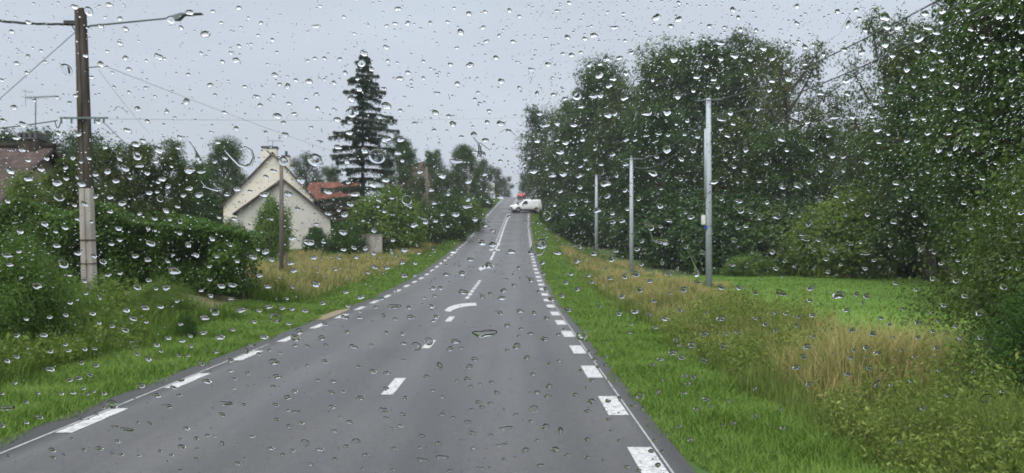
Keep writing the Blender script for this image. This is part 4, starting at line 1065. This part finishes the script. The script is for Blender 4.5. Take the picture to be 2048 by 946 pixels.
DATA = [
(0, 0, 's', "300 18 36;437 10 32;135 10 14;760 40 36;852 40 20;956 25 24;994 68 14;886 86 20;964 105 18;480 68 24;420 65 16;404 97 30;503 108 28;822 125 40;725 105 22;114 82 28;48 119 28;45 170 12;68 192 12;132 188 14;166 198 20;112 218 24;68 246 26;183 242 22;107 285 22;8 315 22;480 166 26;555 160 14;430 200 20;502 224 28;635 217 36;660 230 18;956 178 22;805 208 18;1005 172 16;924 206 20;890 240 24;943 232 30;586 238 16;770 243 12;516 270 24;368 302 26;451 286 16;752 292 20;840 332 28;456 343 18;516 364 18;582 346 18;980 341 20;913 320 14;860 374 20;1018 380 14;620 381 16;745 397 34;228 385 18;138 397 18;302 377 22;278 403 28f;56 421 30;396 373 12;552 427 30;668 440 24;590 478 26;898 443 26;700 466 16;655 494 14;946 507 26;844 524 18;510 512 34;92 488 34;12 474 30;235 524 30;258 470 22;392 480 26;712 585 24;720 542 24;186 450 12;573 555 28"),
(0, 0, 'c', "404 257 30;342 222 26;355 45 38r;684 78 34r;265 280 54h;548 622 42r;235 783 50h;640 795 30h;720 886 22r"),
(0, 0, 'd', "66 556 28;28 532 16;314 540 28;88 604 28;544 582 30;420 592 22;636 605 36;790 635 36t;870 572 22;900 634 22;112 645 22;164 682 28;42 690 36;112 721 34;186 637 22;263 674 24;292 634 22;324 650 16;356 636 22;382 702 24;430 690 30;477 637 22;500 680 32;463 728 28;228 738 38;264 718 22;326 742 36;308 712 20v;560 668 44f;588 696 24;624 650 22;648 720 28;632 732 20;673 750 26;686 668 16;758 686 44;808 692 34f;520 716 16;382 790 24;440 793 26;488 818 32;596 775 24;628 770 18;733 785 24;796 784 34;757 758 26;860 650 22;906 782 22;948 760 30;710 830 22;664 846 28;30 808 24;340 820 28;298 824 20;440 850 22;558 858 22;618 878 24;312 880 24;178 900 30;260 916 26;80 930 26;222 930 18;473 918 28;592 916 20;620 924 14;680 880 18;876 872 18;936 878 22;718 937 20;1000 768 18;366 890 20"),
(512, 0, 's', "257 20 18;352 63 18;568 28 28;20 86 22;240 95 36f;450 96 16v;523 98 20;557 88 24;607 86 26;697 86 18;66 154 20;8 136 18;84 204 18;394 130 18;521 182 26;527 238 20;566 247 16;793 28 18;852 48 28;917 42 20;1014 36 22;908 104 22;819 120 32;972 138 18;768 83 20;804 187 18;922 156 34f;856 250 36;960 224 26;778 252 22;236 228 20;207 238 18;274 227 24;335 231 22;46 253 16;75 292 28;126 302 14;160 314 24;213 316 36;94 331 22;126 337 28;274 313 16;312 325 22;357 285 24;608 283 26;576 305 34;622 318 16;624 348 16;670 240 18;700 271 16;670 307 18;724 292 18;770 292 14;806 327 28;888 365 18;876 392 18;896 408 18;981 317 28;723 363 34f;241 370 22;131 407 26;154 448 28;201 392 20;71 376 18;6 380 24;16 414 26;86 454 36;109 484 24;246 427 24;310 432 16;578 436 22;636 488 20;718 442 32;772 458 24;933 437 22;925 482 24;980 484 38;787 488 30;712 515 22;868 502 16;918 553 28;872 530 30;822 541 20;764 519 14;1010 517 24;978 638 22;950 575 14;117 531 30;220 505 18;256 558 34t;35 520 30t"),
(512, 0, 'd', "432 218 28;462 280 24;406 318 20;412 360 28;382 400 32;402 450 24;326 482 26;375 490 20;373 536 30;328 593 30;434 606 32;522 430 40;520 562 40;577 562 30;492 470 22;512 357 20;566 615 28;362 648 26;350 690 24;585 645 20;70 687 24;40 710 22;180 725 38;130 780 32;33 782 32;288 772 34;396 782 36;468 742 38;518 724 30;369 733 20;377 820 28;288 858 26;330 844 18;355 862 32;166 838 20;60 878 14;242 900 22;490 803 22;543 795 20;512 848 20;488 828 16;428 884 16;348 934 34;610 830 34t;655 690 24;700 762 24;745 708 34;803 652 48f;850 728 32;768 780 34t;712 815 22;914 700 24;848 800 24;846 832 40f;798 862 34;744 860 20;718 886 20;670 890 50t;632 905 32;766 908 18;876 880 26;922 808 30t;978 790 32;1012 868 16;894 625 56t;918 905 20;946 925 20;470 925 24"),
(512, 0, 'c', "422 252 34r;382 450 46r;110 645 42r;236 640 60r;484 625 70h;604 800 46h"),
(1024, 0, 's', "230 6 22;180 38 20;30 60 20;578 60 36;667 68 32;668 5 22;636 97 26;447 50 18;383 44 16;410 100 36f;750 20 14;884 32 28;905 64 22;914 112 24;976 115 18;790 98 24;850 104 18;832 160 42f;767 150 18;722 130 18;720 158 14;222 142 28;292 148 24;328 132 34;4 160 24;134 148 18;160 178 14;453 158 18;478 203 26;429 224 28;205 210 18;238 213 26;276 204 20;318 100 16;144 250 28;78 268 36f;22 242 24f;162 306 18;30 345 18;100 366 26v;166 371 26;578 208 18;943 190 14;12 458 14"),
(1024, 0, 'd', "310 262 24;352 258 20;378 240 28;350 305 34;388 346 26;456 297 24;404 320 26;646 242 34;778 265 26;834 238 24;888 228 32;952 240 22;1004 197 28;936 298 22;737 310 26;806 320 24;562 323 20;824 350 20;724 366 22;326 390 44f;352 385 30;212 398 22;276 430 22;450 397 30;662 390 30;384 465 34;412 458 22;540 460 52f;620 452 40;110 458 24;131 507 40f;180 497 26;246 504 28;100 566 28;180 562 20;214 575 28;282 560 24;192 612 34;218 652 20;68 632 16;50 662 20;86 690 32;140 678 14;160 703 32;204 700 32;268 706 28;272 752 24;194 768 22;238 860 30;170 822 18;296 805 20;293 640 18;274 668 20;304 678 16;332 598 16;401 620 24;356 660 20;418 702 28v;374 740 42;382 788 28;454 660 24;456 562 22;492 562 18;536 545 26f;586 538 34f;623 542 20;578 630 22;620 602 40;563 698 38;668 720 38t;676 640 26;741 548 24;724 607 26;700 486 20;690 540 18;656 498 16;873 455 28;836 482 38f;884 498 22;836 518 18;861 545 26;983 438 26;935 602 26;888 628 18;854 640 20;888 670 20;930 686 22;990 728 20;902 730 16;808 732 34;830 798 40t;908 808 28;908 848 52t;954 850 22;990 876 24;936 908 22;904 914 20;854 895 20;717 872 28;693 852 18;592 828 28;596 757 14;506 800 34t;453 764 22;462 840 20;402 856 22;440 886 26;402 890 26;340 846 32;550 915 50t;627 885 24;594 908 20;1018 655 20;1020 812 22"),
(1024, 0, 'c', "260 382 40r;138 862 44h"),
(1536, 0, 's', "116 18 24;278 38 28;353 33 24;365 68 20;388 112 30;698 36 32;798 32 26;116 84 32f;305 190 30;148 180 28;122 160 20;180 175 16;72 170 16;221 210 26;375 200 32;82 300 40;424 20 12;320 88 36v"),
(1536, 0, 'd', "466 75 44;474 112 34;520 112 30;468 182 36;636 116 40f;672 135 40f;692 90 26;626 60 34;810 120 26;858 150 22;872 178 22;926 72 36;974 68 24;1014 130 28;1000 194 28;964 200 20;918 208 22;852 226 24;776 232 20;872 258 18;694 243 26;662 202 30;686 210 20;598 206 28;495 226 28;556 280 30;626 307 20;656 280 44t;714 332 26;752 347 34;584 346 22;454 350 26;490 372 20;650 386 16;708 436 18;770 436 32;750 483 18;809 300 16;976 322 24;938 392 20;978 424 18;430 415 28;415 466 24;583 478 24;622 476 22;438 522 32;480 538 22;444 572 24;338 470 30;367 402 24;318 378 28;210 376 28;17 237 24;80 258 18;148 258 20;16 325 26;6 362 24;112 450 26;158 492 24;262 474 40f;248 502 26;242 546 20;54 558 32;74 603 24;174 600 28;256 626 34;302 630 18;302 685 20;212 683 24;163 732 24;118 745 30;57 750 32;396 650 26;557 565 24;602 576 18;640 536 24;724 537 20;834 536 36;754 590 38v;684 602 30;728 618 24;820 602 20;740 698 24;858 716 26;908 655 18;914 590 16;1004 636 18;512 736 28;576 758 20;555 790 20;528 803 20;640 690 18;684 785 20;784 815 24;880 856 24;948 828 20;984 770 20;1014 855 26;866 900 18;814 914 18;398 860 24;442 872 18;504 890 28;585 864 28;336 798 22;274 786 24;304 810 14;312 862 16;96 853 18;126 866 16;34 868 36;164 897 36v;630 898 18;134 942 34f"),
(1536, 0, 'c', "604 150 42r;316 315 40r"),
(0, 473, 'c', "226 36 32;30 74 52f;38 112 30;75 60 24;148 196 40;84 163 18;104 330 24;67 395 28;174 394 30;198 322 26;200 460 26;200 530 34;28 498 28;66 480 24;110 446 16;60 586 22;8 628 20;30 686 56f;105 662 24;105 745 22;158 722 28;10 757 26;152 626 20;245 628 22;292 626 24;278 573 28;315 565 28;358 552 24;348 630 20;334 608 20;376 620 18;416 628 24;412 684 20;448 672 50r;385 515 28;326 505 22;338 450 24;378 448 22;262 432 24;274 456 22;262 314 24;370 308 26;280 266 24;310 252 16;398 242 28v;344 228 22;278 155 20;310 68 28;376 78 26;338 178 22;430 154 22;480 148 22;445 30 22;478 14 22;540 78 28;602 27 38;590 92 28;548 203 32;594 174 24;622 208 22;664 204 34;696 137 50;670 98 22;692 72 18;784 74 28;752 32 36v;848 8 28;867 80 24;836 120 18;885 198 34;928 194 34;838 172 22;842 236 24;804 216 20;926 248 30f;948 98 24;1012 82 32;922 36 18;964 294 40;818 324 38;858 300 40r;813 384 30;880 403 38;722 350 22;728 418 26;760 397 22;672 406 28;642 282 26;708 258 24;580 284 32;504 295 34;532 328 34;500 373 32;448 358 24;396 345 20;584 342 20;626 434 26;642 458 20;592 490 30;548 470 22;540 432 44h;567 597 32;630 636 32;694 604 28;718 634 26;724 576 28f;714 476 20;752 475 20;764 438 20;806 508 26;864 461 24;930 372 22;986 458 30v;1008 434 28f;1016 340 24;828 580 36;924 496 28;924 538 22;992 546 24;940 570 22;384 710 22;326 730 24;600 748 22;552 745 18;506 772 48f;458 760 28f;668 678 44t;746 768 30;890 712 30;905 668 54f;976 674 24;936 608 18;470 820 26;398 848 32;336 853 22;450 868 26;486 872 24;210 854 30;210 885 24;256 872 18;34 878 22;728 842 34;786 808 24;832 796 22;860 800 18;890 828 26v;790 850 20;722 810 18;640 858 20;686 876 22;786 888 20;556 878 18;952 908 32;1008 800 26;288 808 14;722 936 20;980 888 16;253 108 46r;412 100 30r"),
(512, 473, 'c', "38 60 36;62 92 26;14 155 28;46 200 30;8 52 20;138 106 30;152 136 30;211 22 46;146 6 34;232 84 26;270 22 22;350 52 24;392 44 24;438 46 26;470 68 24;400 82 22;332 86 18;542 58 28v;593 54 30;651 66 20;586 102 26;636 106 22;548 14 24;476 122 28;524 124 26;448 144 20;592 155 30;634 155 18;420 242 34;360 222 24;238 190 38;269 265 28;368 277 22;318 132 16;50 280 32;105 286 24;145 290 22;196 296 26;12 296 24;124 247 18;80 325 50h;145 200 26t;130 348 22;32 402 32;172 380 40;158 405 40r;156 436 26;204 438 22;72 502 40;54 454 22;98 466 18;12 470 24;262 406 32;276 350 24;280 434 20;276 500 28;206 515 18;390 440 32;364 382 24;355 323 32;416 324 26;416 300 18;502 248 24;552 280 50f;510 316 24v;558 330 24;478 282 20;612 284 22;619 322 32;522 384 18;586 390 24;591 428 24;462 434 18;410 520 24;468 540 32;523 546 28;590 494 18;702 280 30;720 322 26;710 338 20;761 152 28;825 148 32;829 222 36;708 208 28;738 206 24;716 238 20;858 92 28;905 25 36;946 32 36;931 116 36;1018 60 28;790 60 32;904 238 32t;972 304 38t;984 246 32;990 216 26;936 228 18;672 246 16;799 420 36;776 450 28;822 446 18;1004 356 24;1004 454 20;915 388 90f;735 515 34v;854 520 28;876 490 28;844 570 30;943 582 24;963 625 24;860 600 20;896 590 16;802 576 16;682 560 26;745 642 22;708 616 18;596 646 26;520 608 24;417 646 34;308 580 28;300 624 26;248 575 20;350 620 20;128 643 34;155 620 28;84 560 36;68 598 28f;80 674 26;84 733 22;182 747 26;160 700 36f;128 696 18;306 682 32;374 742 26;338 722 18;314 778 30;362 840 28;256 852 32;316 890 26;195 826 40h;60 848 32;108 874 24;147 857 24;130 758 24;510 695 36;588 712 26;518 724 20;578 758 26;546 768 18;553 848 28;440 875 30;667 894 52f;664 798 26;728 828 28;655 845 22;744 882 46f;744 712 26;788 724 20;862 692 20;904 682 22;937 668 24;890 662 24;866 786 30;846 746 34h;938 794 22;872 846 24;984 834 40f;1000 766 48f;992 890 22;938 924 16;903 926 18;776 938 28;545 934 18;427 928 20;218 912 24h;400 822 40h;690 420 40h;640 440 44h"),
(1024, 473, 'c', "5 62 22;74 62 40t;123 104 26;26 125 18;8 194 20;72 172 38t;106 220 16;126 148 20;136 210 22;158 250 32;200 238 26;224 292 34;216 184 24;262 210 28;236 150 24;183 66 30;264 40 40t;260 98 28;118 30 50r;308 155 20;320 182 22;327 66 32;392 166 24;452 160 28;415 56 26;398 90 48t;496 150 36;500 50 28;508 212 40t;550 178 28;518 110 22;600 104 22;620 146 36f;662 128 24v;738 150 38t;742 182 30f;686 212 36;763 62 28;888 12 30;885 114 22;936 120 24f;836 202 38;908 204 30;972 222 40t;960 62 18;600 20 60t;520 18 22;698 40 28v;632 228 14;568 258 24;440 240 26;428 308 28;348 280 20;492 300 32;548 314 22;612 328 32;574 364 24;672 294 26;776 304 26f;834 328 36;974 326 24;1014 350 26;898 382 22;860 390 18;770 390 32;844 438 30;720 434 36;642 464 38;678 484 34;594 490 30;562 512 22;767 494 32;655 414 22;668 434 20;470 384 18;478 352 16;32 298 30;88 306 22;138 326 24;74 388 22;130 410 30;18 438 34;36 368 16;28 398 16;60 484 26;84 550 24;148 598 28;150 508 20;100 624 28;140 638 24;253 634 26;318 660 34;302 698 24;296 606 18;276 538 24;318 576 22;343 522 20;374 514 24v;330 492 24;308 460 18;380 480 16;280 396 50h;210 370 20;184 392 18;188 497 18;134 760 34;194 776 34v;172 852 38;54 854 34;112 916 28;302 812 26;220 874 24;300 884 24;100 815 20;74 740 20;14 712 22;88 690 40h;384 658 24;430 648 24v;388 732 30f;366 896 18;428 816 18;460 922 28;506 935 22;556 858 26;600 860 22;584 914 28;776 650 34;736 690 26;688 626 28;704 588 26;692 556 24;726 562 26;584 622 28v;868 656 24;794 678 24;972 718 24;886 746 24;844 756 20;668 760 22;712 812 26;972 608 28v;510 640 44h;600 576 20v;486 676 30f;520 690 24;620 790 20;570 816 22;396 776 16"),
(1536, 473, 'c', "146 8 40f;202 14 22;18 60 28;186 52 22;268 54 28v;232 90 26;67 97 20;32 128 24;106 118 18;187 124 22v;241 140 24;370 22 22;380 64 50f;322 24 40f;388 128 24;426 94 22;292 112 18;490 34 22;616 46 40v;664 66 18;694 106 26;658 168 30;788 142 24;752 176 32;760 96 20;738 70 16;510 186 28;592 212 24;788 238 32;704 274 32;942 200 38;936 92 18;1000 128 24;972 122 18;170 207 32;282 234 50;52 225 56f;394 238 34;354 230 24;378 266 14;166 256 26;312 294 28;450 326 24;486 352 20;538 288 18;654 302 18;598 342 26;659 378 24;680 338 18;752 358 26;600 404 22;770 406 24;850 404 32;846 305 36;674 446 26;584 480 18;660 480 16;684 534 20;822 540 24;418 388 34;336 374 28;392 444 28;330 484 24;392 482 18;434 466 28;404 526 32;438 590 38v;492 594 18;572 578 22;620 686 28;534 454 18;502 404 16;156 440 36;142 480 30;114 524 34;178 315 28;180 400 22;114 356 22;124 320 24;70 310 20;30 304 20;30 374 22;320 550 30;344 455 22;165 590 26;714 636 22;870 648 50h;52 690 20;60 765 26;530 820 20;940 618 24"),
]
drops = []
for ox, oy, mode, s in DATA:
    for it in s.split(';'):
        a = it.split(' '); k = 'o'
        if a[2][-1].isalpha(): k = a[2][-1]; a[2] = a[2][:-1]
        x, y, w = float(a[0]), float(a[1]), float(a[2])
        if mode == 's': w *= .92; y += .30 * w
        elif mode == 'd': y -= .16 * w; w *= 1.08
        drops.append((ox + x / 2, oy + y / 2, w / 2 * .95, k))

# drop shapes in units of half width: closed caps on the glass, each outline a little different
def cap(seed, sx=1.0, sy=1.0, alpha=48, flat=0.0, hgt=.25, rings=9, seg=28, irr=.07, droop=.1):
    """spherical cap with contact angle alpha, or a flattened film with a rounded rim"""
    r = np.random.default_rng(seed); ph = r.uniform(0, 6.28, 4); am = r.uniform(.3, 1, 4) * irr
    V = []; al = R(alpha); rs = 1 / math.sin(al)
    if not flat: hgt = rs * (1 - math.cos(al))
    th = np.arange(seg) * 2 * math.pi / seg
    out_ = 1 + sum(am[i] / (i + 1) * np.cos((i + 2) * th + ph[i]) for i in range(4))
    for j in range(rings):
        if flat:
            q = math.sin(math.pi / 2 * (1 - j / rings))
            z = hgt * min(1, ((1 - q) / flat)) if q > 1 - flat else hgt * (1 - .25 * (1 - ((q) / (1 - flat)) ** 2))
        else:
            be = al * (1 - j / rings); q = rs * math.sin(be); z = rs * (math.cos(be) - math.cos(al))
        for k in range(seg):
            f = 1 + (out_[k] - 1) * (.35 + .65 * q)
            xx, yy = math.cos(th[k]) * q * f * sx, math.sin(th[k]) * q * f * sy
            V.append((xx, yy - droop * z, z))
    V.append((0, -droop * hgt, hgt if not flat else hgt * .75)); V.append((0, 0, 0))
    F = []
    for j in range(rings - 1):
        for k in range(seg): F.append((j * seg + k, j * seg + (k + 1) % seg, (j + 1) * seg + (k + 1) % seg, (j + 1) * seg + k))
    t = rings * seg
    for k in range(seg):
        F.append(((rings - 1) * seg + k, (rings - 1) * seg + (k + 1) % seg, t)); F.append(((k + 1) % seg, k, t + 1))
    return V, F
def trail(seed, pts, rad, hgt=.34, n=16):
    """streak of water: rounded ridge along a bent path"""
    pts = [Vector((-p[0], p[1], 0)) for p in pts]; fine = []; rf = []
    for i in range(len(pts) - 1):
        for t in (0, .33, .66): fine.append(pts[i].lerp(pts[i + 1], t)); rf.append(rad[i] + (rad[i + 1] - rad[i]) * t)
    fine.append(pts[-1]); rf.append(rad[-1])
    # round both ends
    d0 = (fine[0] - fine[1]).normalized(); d1 = (fine[-1] - fine[-2]).normalized()
    fine = [fine[0] + d0 * rf[0] * .95, fine[0] + d0 * rf[0] * .6] + fine + [fine[-1] + d1 * rf[-1] * .6, fine[-1] + d1 * rf[-1] * .95]; rf = [rf[0] * .25, rf[0] * .75] + rf + [rf[-1] * .75, rf[-1] * .25]
    V = []; F = []
    for i, p in enumerate(fine):
        d = (fine[min(i + 1, len(fine) - 1)] - fine[max(i - 1, 0)]).normalized(); s = Vector((-d.y, d.x, 0))
        for k in range(n):
            if k <= n // 2:
                a = math.pi * k / (n // 2); V.append(tuple(p + s * math.cos(a) * rf[i] + Vector((0, 0, math.sin(a) * rf[i] * hgt * 1.3))))
            else:
                f = (k - n // 2) / (n - n // 2); V.append(tuple(p + s * (-1 + 2 * f) * rf[i]))
    m = len(fine)
    for i in range(m - 1):
        for k in range(n): F.append((i * n + k, i * n + (k + 1) % n, (i + 1) * n + (k + 1) % n, (i + 1) * n + k))
    F.append(tuple(range(n))[::-1]); F.append(tuple((m - 1) * n + k for k in range(n)))
    return V, F
def mesh_of(name, VF):
    import bmesh
    me = bpy.data.meshes.new(name); me.from_pydata(VF[0], [], VF[1]); me.update()
    bm = bmesh.new(); bm.from_mesh(me); bmesh.ops.recalc_face_normals(bm, faces=bm.faces[:]); bm.to_mesh(me); bm.free()
    me.materials.append(M['water']); me.polygons.foreach_set('use_smooth', [len(p.vertices) < 10 and abs(p.normal.z + 1) > .02 for p in me.polygons]); return me
SHAPES = {
 'o': [cap(100 + i, 1, .98, 43 + 1.8 * i, droop=.04 + .03 * (i % 4), irr=.17) for i in range(8)],
 'f': [cap(130 + i, 1, .40 + .05 * i, 21, irr=.24) for i in range(4)],
 'v': [cap(140 + i, .62, 1.05, 40, irr=.16) for i in range(3)],
 'r': [cap(150 + i, 1, 1, flat=.34, hgt=.26, irr=.06, droop=0) for i in range(3)],
 'h': [cap(160 + i, 1, 1, flat=.22, hgt=.10, irr=.05, droop=0) for i in range(3)],
 't': [trail(170, [(-.75, 1.1), (-.45, .55), (.1, 0), (.15, -.15)], [.10, .20, .62, .66]),
       trail(171, [(-.9, .75), (-.4, .35), (.2, .05), (.3, -.1)], [.10, .18, .55, .62]),
       trail(172, [(.1, 1.3), (-.1, .7), (.1, .2), (.05, 0)], [.12, .16, .5, .66]),
       trail(173, [(-1.0, .35), (-.3, .25), (.35, -.05), (.4, -.1)], [.16, .25, .52, .55])],
}
MESH = {k: [None] * len(v) for k, v in SHAPES.items()}
rd = random.Random(5)
drops.sort(key=lambda d: -d[2])
protos_d = {}
def dname(k): return {'o': 'raindrop', 'f': 'wide_raindrop', 'v': 'long_raindrop', 'r': 'ring_raindrop', 'h': 'thin_water_film', 't': 'running_raindrop'}[k]
def zone(px, py):
    # what lies straight behind the drop
    if py > 395:
        l = 1000 - (py - 400) if py < 540 else (860 - (py - 540) * 1.82 if py < 655 else 650 - (py - 655) * 2.65)
        r_ = 1060 + (py - 430) * .15 if py < 530 else 1075 + (py - 530) * .61
        if l < px < r_: return 'road'
        if py > 590 or (px > 1060 and py > 560): return 'verge'
    if px < 1060:
        top = 290 if px < 620 else (110 + abs(px - 725) * 2.2 if 640 < px < 810 else 300)
        return 'left trees' if py > top else 'sky'
    top = 230 - (px - 1060) * .9 if px < 1200 else (110 if px < 1650 else (120 if px < 1720 else 40))
    return 'right trees' if py > top else 'sky'
ZT = {'road': 'against the grey road', 'verge': 'against the green grass verges', 'left trees': 'against the left hedges and trees', 'right trees': 'against the dark right-hand wood', 'sky': 'against the pale sky'}
KT = {'o': 'rounded clear raindrop', 'f': 'wide flattened clear raindrop', 'v': 'upright slanting clear raindrop', 'r': 'raindrop with a bright ring edge', 'h': 'faint thin round water film', 't': 'running raindrop with a tail'}
stuffV, stuffF, soff = [], [], 0
RB = Wm.to_4x4()
for i, (px, py, w, k) in enumerate(drops):
    P, t = on_glass(px, py); s = w / FPX * t / 2 * (1 if k != 't' else .95)
    ys_ = rd.uniform(.70, .98) if k == 'o' else 1
    rot = rd.uniform(-.15, .15); v = rd.randrange(len(SHAPES[k])); zs = rd.uniform(.92, 1.12)
    if px > 1300 and k in 'ovf': rot += .35
    if i < 288:
        if MESH[k][v] is None: MESH[k][v] = mesh_of(dname(k), SHAPES[k][v])
        if k not in protos_d:
            o = bpy.data.objects.new(dname(k), MESH[k][v]); protos_d[k] = o
        else:
            o = protos_d[k].copy(); o.data = MESH[k][v]
        COL.objects.link(o)
        o.matrix_world = Matrix.Translation(P) @ RB @ Matrix.Rotation(rot, 4, 'Z') @ Matrix.Diagonal((s, s * ys_, s * zs, 1))
        zz = zone(px, py)
        tag(o, KT[k] + ' on the windscreen ' + ZT[zz], 'raindrop', KT[k] + 's ' + ZT[zz])
    else:
        V, F = SHAPES[k][v]; V = np.array(V) * np.array([s, s * ys_, s * zs]); c_, s_ = math.cos(rot), math.sin(rot)
        V = V @ np.array([[c_, s_, 0], [-s_, c_, 0], [0, 0, 1]]); stuffV.append((V, F, P))
# odd-shaped runs of water, each its own thing
RUNS = [
 ([(456, 302), (466, 316), (478, 330), (490, 334), (502, 329), (510, 316), (508, 302), (497, 296), (486, 299)], [2.2, 2.6, 3.4, 4.4, 3.6, 2.6, 2.4, 2.6, 1.8], 'heart-shaped open loop of water above the cream house'),
 ([(944, 268), (950, 280), (957, 288), (960, 300), (958, 312)], [1.4, 1.6, 2.0, 3.6, 4.6], 'forked running drop left of the hilltop, against the pale sky'),
 ([(978, 300), (968, 292), (960, 286)], [1.8, 1.6, 1.4], 'short water streak joining the forked drop left of the hilltop'),
 ([(1290, 446), (1298, 462), (1304, 478), (1316, 484), (1334, 487)], [1.6, 2.0, 2.4, 2.8, 5.0], 'long S-shaped water run between the middle and the nearest grey pole'),
 ([(1376, 510), (1384, 524), (1392, 540), (1394, 548)], [1.6, 1.8, 4.0, 8.0], 'long-tailed drop left of the base of the nearest grey pole'),
 ([(1066, 488), (1064, 500), (1072, 510), (1082, 508), (1090, 498), (1088, 486), (1082, 476)], [2.0, 2.2, 2.6, 2.6, 2.6, 2.8, 1.8], 'open ring of water on the green verge right of the far road'),
 ([(1688, 56), (1693, 44), (1697, 34), (1704, 42), (1714, 50)], [1.0, 1.2, 1.6, 1.4, 1.2], 'thin Y-shaped streak in the sky gap at the top right'),
 ([(226, 222), (236, 214), (246, 218), (253, 228)], [1.2, 1.5, 1.4, 1.0], 'thin bent streak right of the lamp pole crossarm'),
 ([(1000, 266), (1010, 259), (1022, 263), (1032, 272)], [1.0, 1.3, 1.3, 1.0], 'thin arched streak in the sky above the hilltop'),
 ([(386, 285), (393, 300), (396, 315), (398, 322)], [1.4, 2.0, 4.6, 5.0], 'running drop with a thin tail above the hedge'),
 ([(620, 318), (630, 310), (640, 316), (643, 328), (634, 332)], [2.0, 2.8, 2.6, 3.2, 3.6], 'curled drop above the orange tiled roof'),
 ([(406, 362), (412, 374), (424, 378), (434, 380)], [1.2, 1.6, 2.6, 3.6], 'hook-shaped drop above the hedge, left of the cream house'),
]
for pts, rad, lab in RUNS:
    c0 = pts[len(pts) // 2]; P, t = on_glass(*c0); k_ = t / FPX
    loc = [((x_ - c0[0]) * k_, -(y_ - c0[1]) * k_ * 1.12) for x_, y_ in pts]
    me = mesh_of('water_run', trail(0, loc, [r_ * k_ for r_ in rad], .34))
    o = bpy.data.objects.new('water_run', me); COL.objects.link(o); o.matrix_world = Matrix.Translation(P) @ RB
    tag(o, lab, 'raindrop')
# fine spray between the drops
MINI = [cap(200 + i, 1, 1, 50, rings=4, seg=10, irr=.12) for i in range(4)]
MSTR = [cap(210 + i, .34, 1.5, 38, rings=4, seg=10, irr=.15) for i in range(4)]
for i in range(21000):
    px, py = rd.uniform(-20, 2068), rd.uniform(-20, 966)
    keep = 1.0 if (px > 1050 and py < 520) else (.6 if 290 < py < 560 else (.30 if py < 300 else .16))
    if rd.random() > keep: continue
    st_ = rd.random() < (.45 if px > 1000 else .25); w = rd.choice((1.8, 2.2, 2.6, 3.0, 3.6, 5.0)) * (1.0 if py < 560 else .9)
    P, t = on_glass(px, py); s = w / FPX * t / 2
    V, F = (MSTR if st_ else MINI)[i % 4]; an = (.55 if px > 1000 else .12) + rd.uniform(-.2, .2) if st_ else rd.uniform(-.3, .3)
    V = np.array(V) * s; c_, s_ = math.cos(an), math.sin(an); V = V @ np.array([[c_, s_, 0], [-s_, c_, 0], [0, 0, 1]]); stuffV.append((V, F, P))
# the same rain goes on over the rest of the glass, beyond the picture's edges
r2 = random.Random(11)
for i in range(1500):
    px = r2.choice((r2.uniform(-950, -25), r2.uniform(2075, 3000))); py = r2.uniform(-20, 966)
    w = r2.choice((3, 4, 7, 9, 11, 13, 16)); P, t = on_glass(px, py); s = w / FPX * t / 2
    V, F = SHAPES['o'][i % 8] if w > 5 else MINI[i % 4]; stuffV.append((np.array(V) * s * np.array([1, r2.uniform(.72, .98), 1]), F, P))
A = np.array(Wm)
Vs = []; quads = []; tris = []; off = 0
for V, F, P in stuffV:
    Vs.append(V @ A.T + np.array(P))
    for f in F:
        if len(f) == 4: quads.append([q + off for q in f])
        elif len(f) == 3: tris.append([q + off for q in f])
        else:
            for q in range(1, len(f) - 1): tris.append([f[0] + off, f[q] + off, f[q + 1] + off])
    off += len(V)
so = mesh_np('fine_raindrops', np.concatenate(Vs), [np.array(quads), np.array(tris)], M['water'])
tag(so, 'fine spray of small raindrops and short streaks all over the windscreen', 'raindrops', kind='stuff')
fl = np.array([p.normal.dot(WN) > -.98 for p in so.data.polygons]); so.data.polygons.foreach_set('use_smooth', fl)

# ------------------------------------------------------------------ rainy air
hm = bpy.data.materials.new('rain_haze'); hm.use_nodes = True; hn = hm.node_tree; hn.nodes.clear()
ho = N(hn, 'ShaderNodeOutputMaterial'); pv = N(hn, 'ShaderNodeVolumePrincipled'); pv.inputs['Density'].default_value = HAZE
pv.inputs['Color'].default_value = (.92, .95, 1, 1); hn.links.new(pv.outputs[0], ho.inputs['Volume'])
hz_ = MB().box((-1650, -120, -8), (1650, 1700, 34)).build('haze', hm); tag(hz_, 'thin rainy haze in the air', 'haze', kind='stuff')
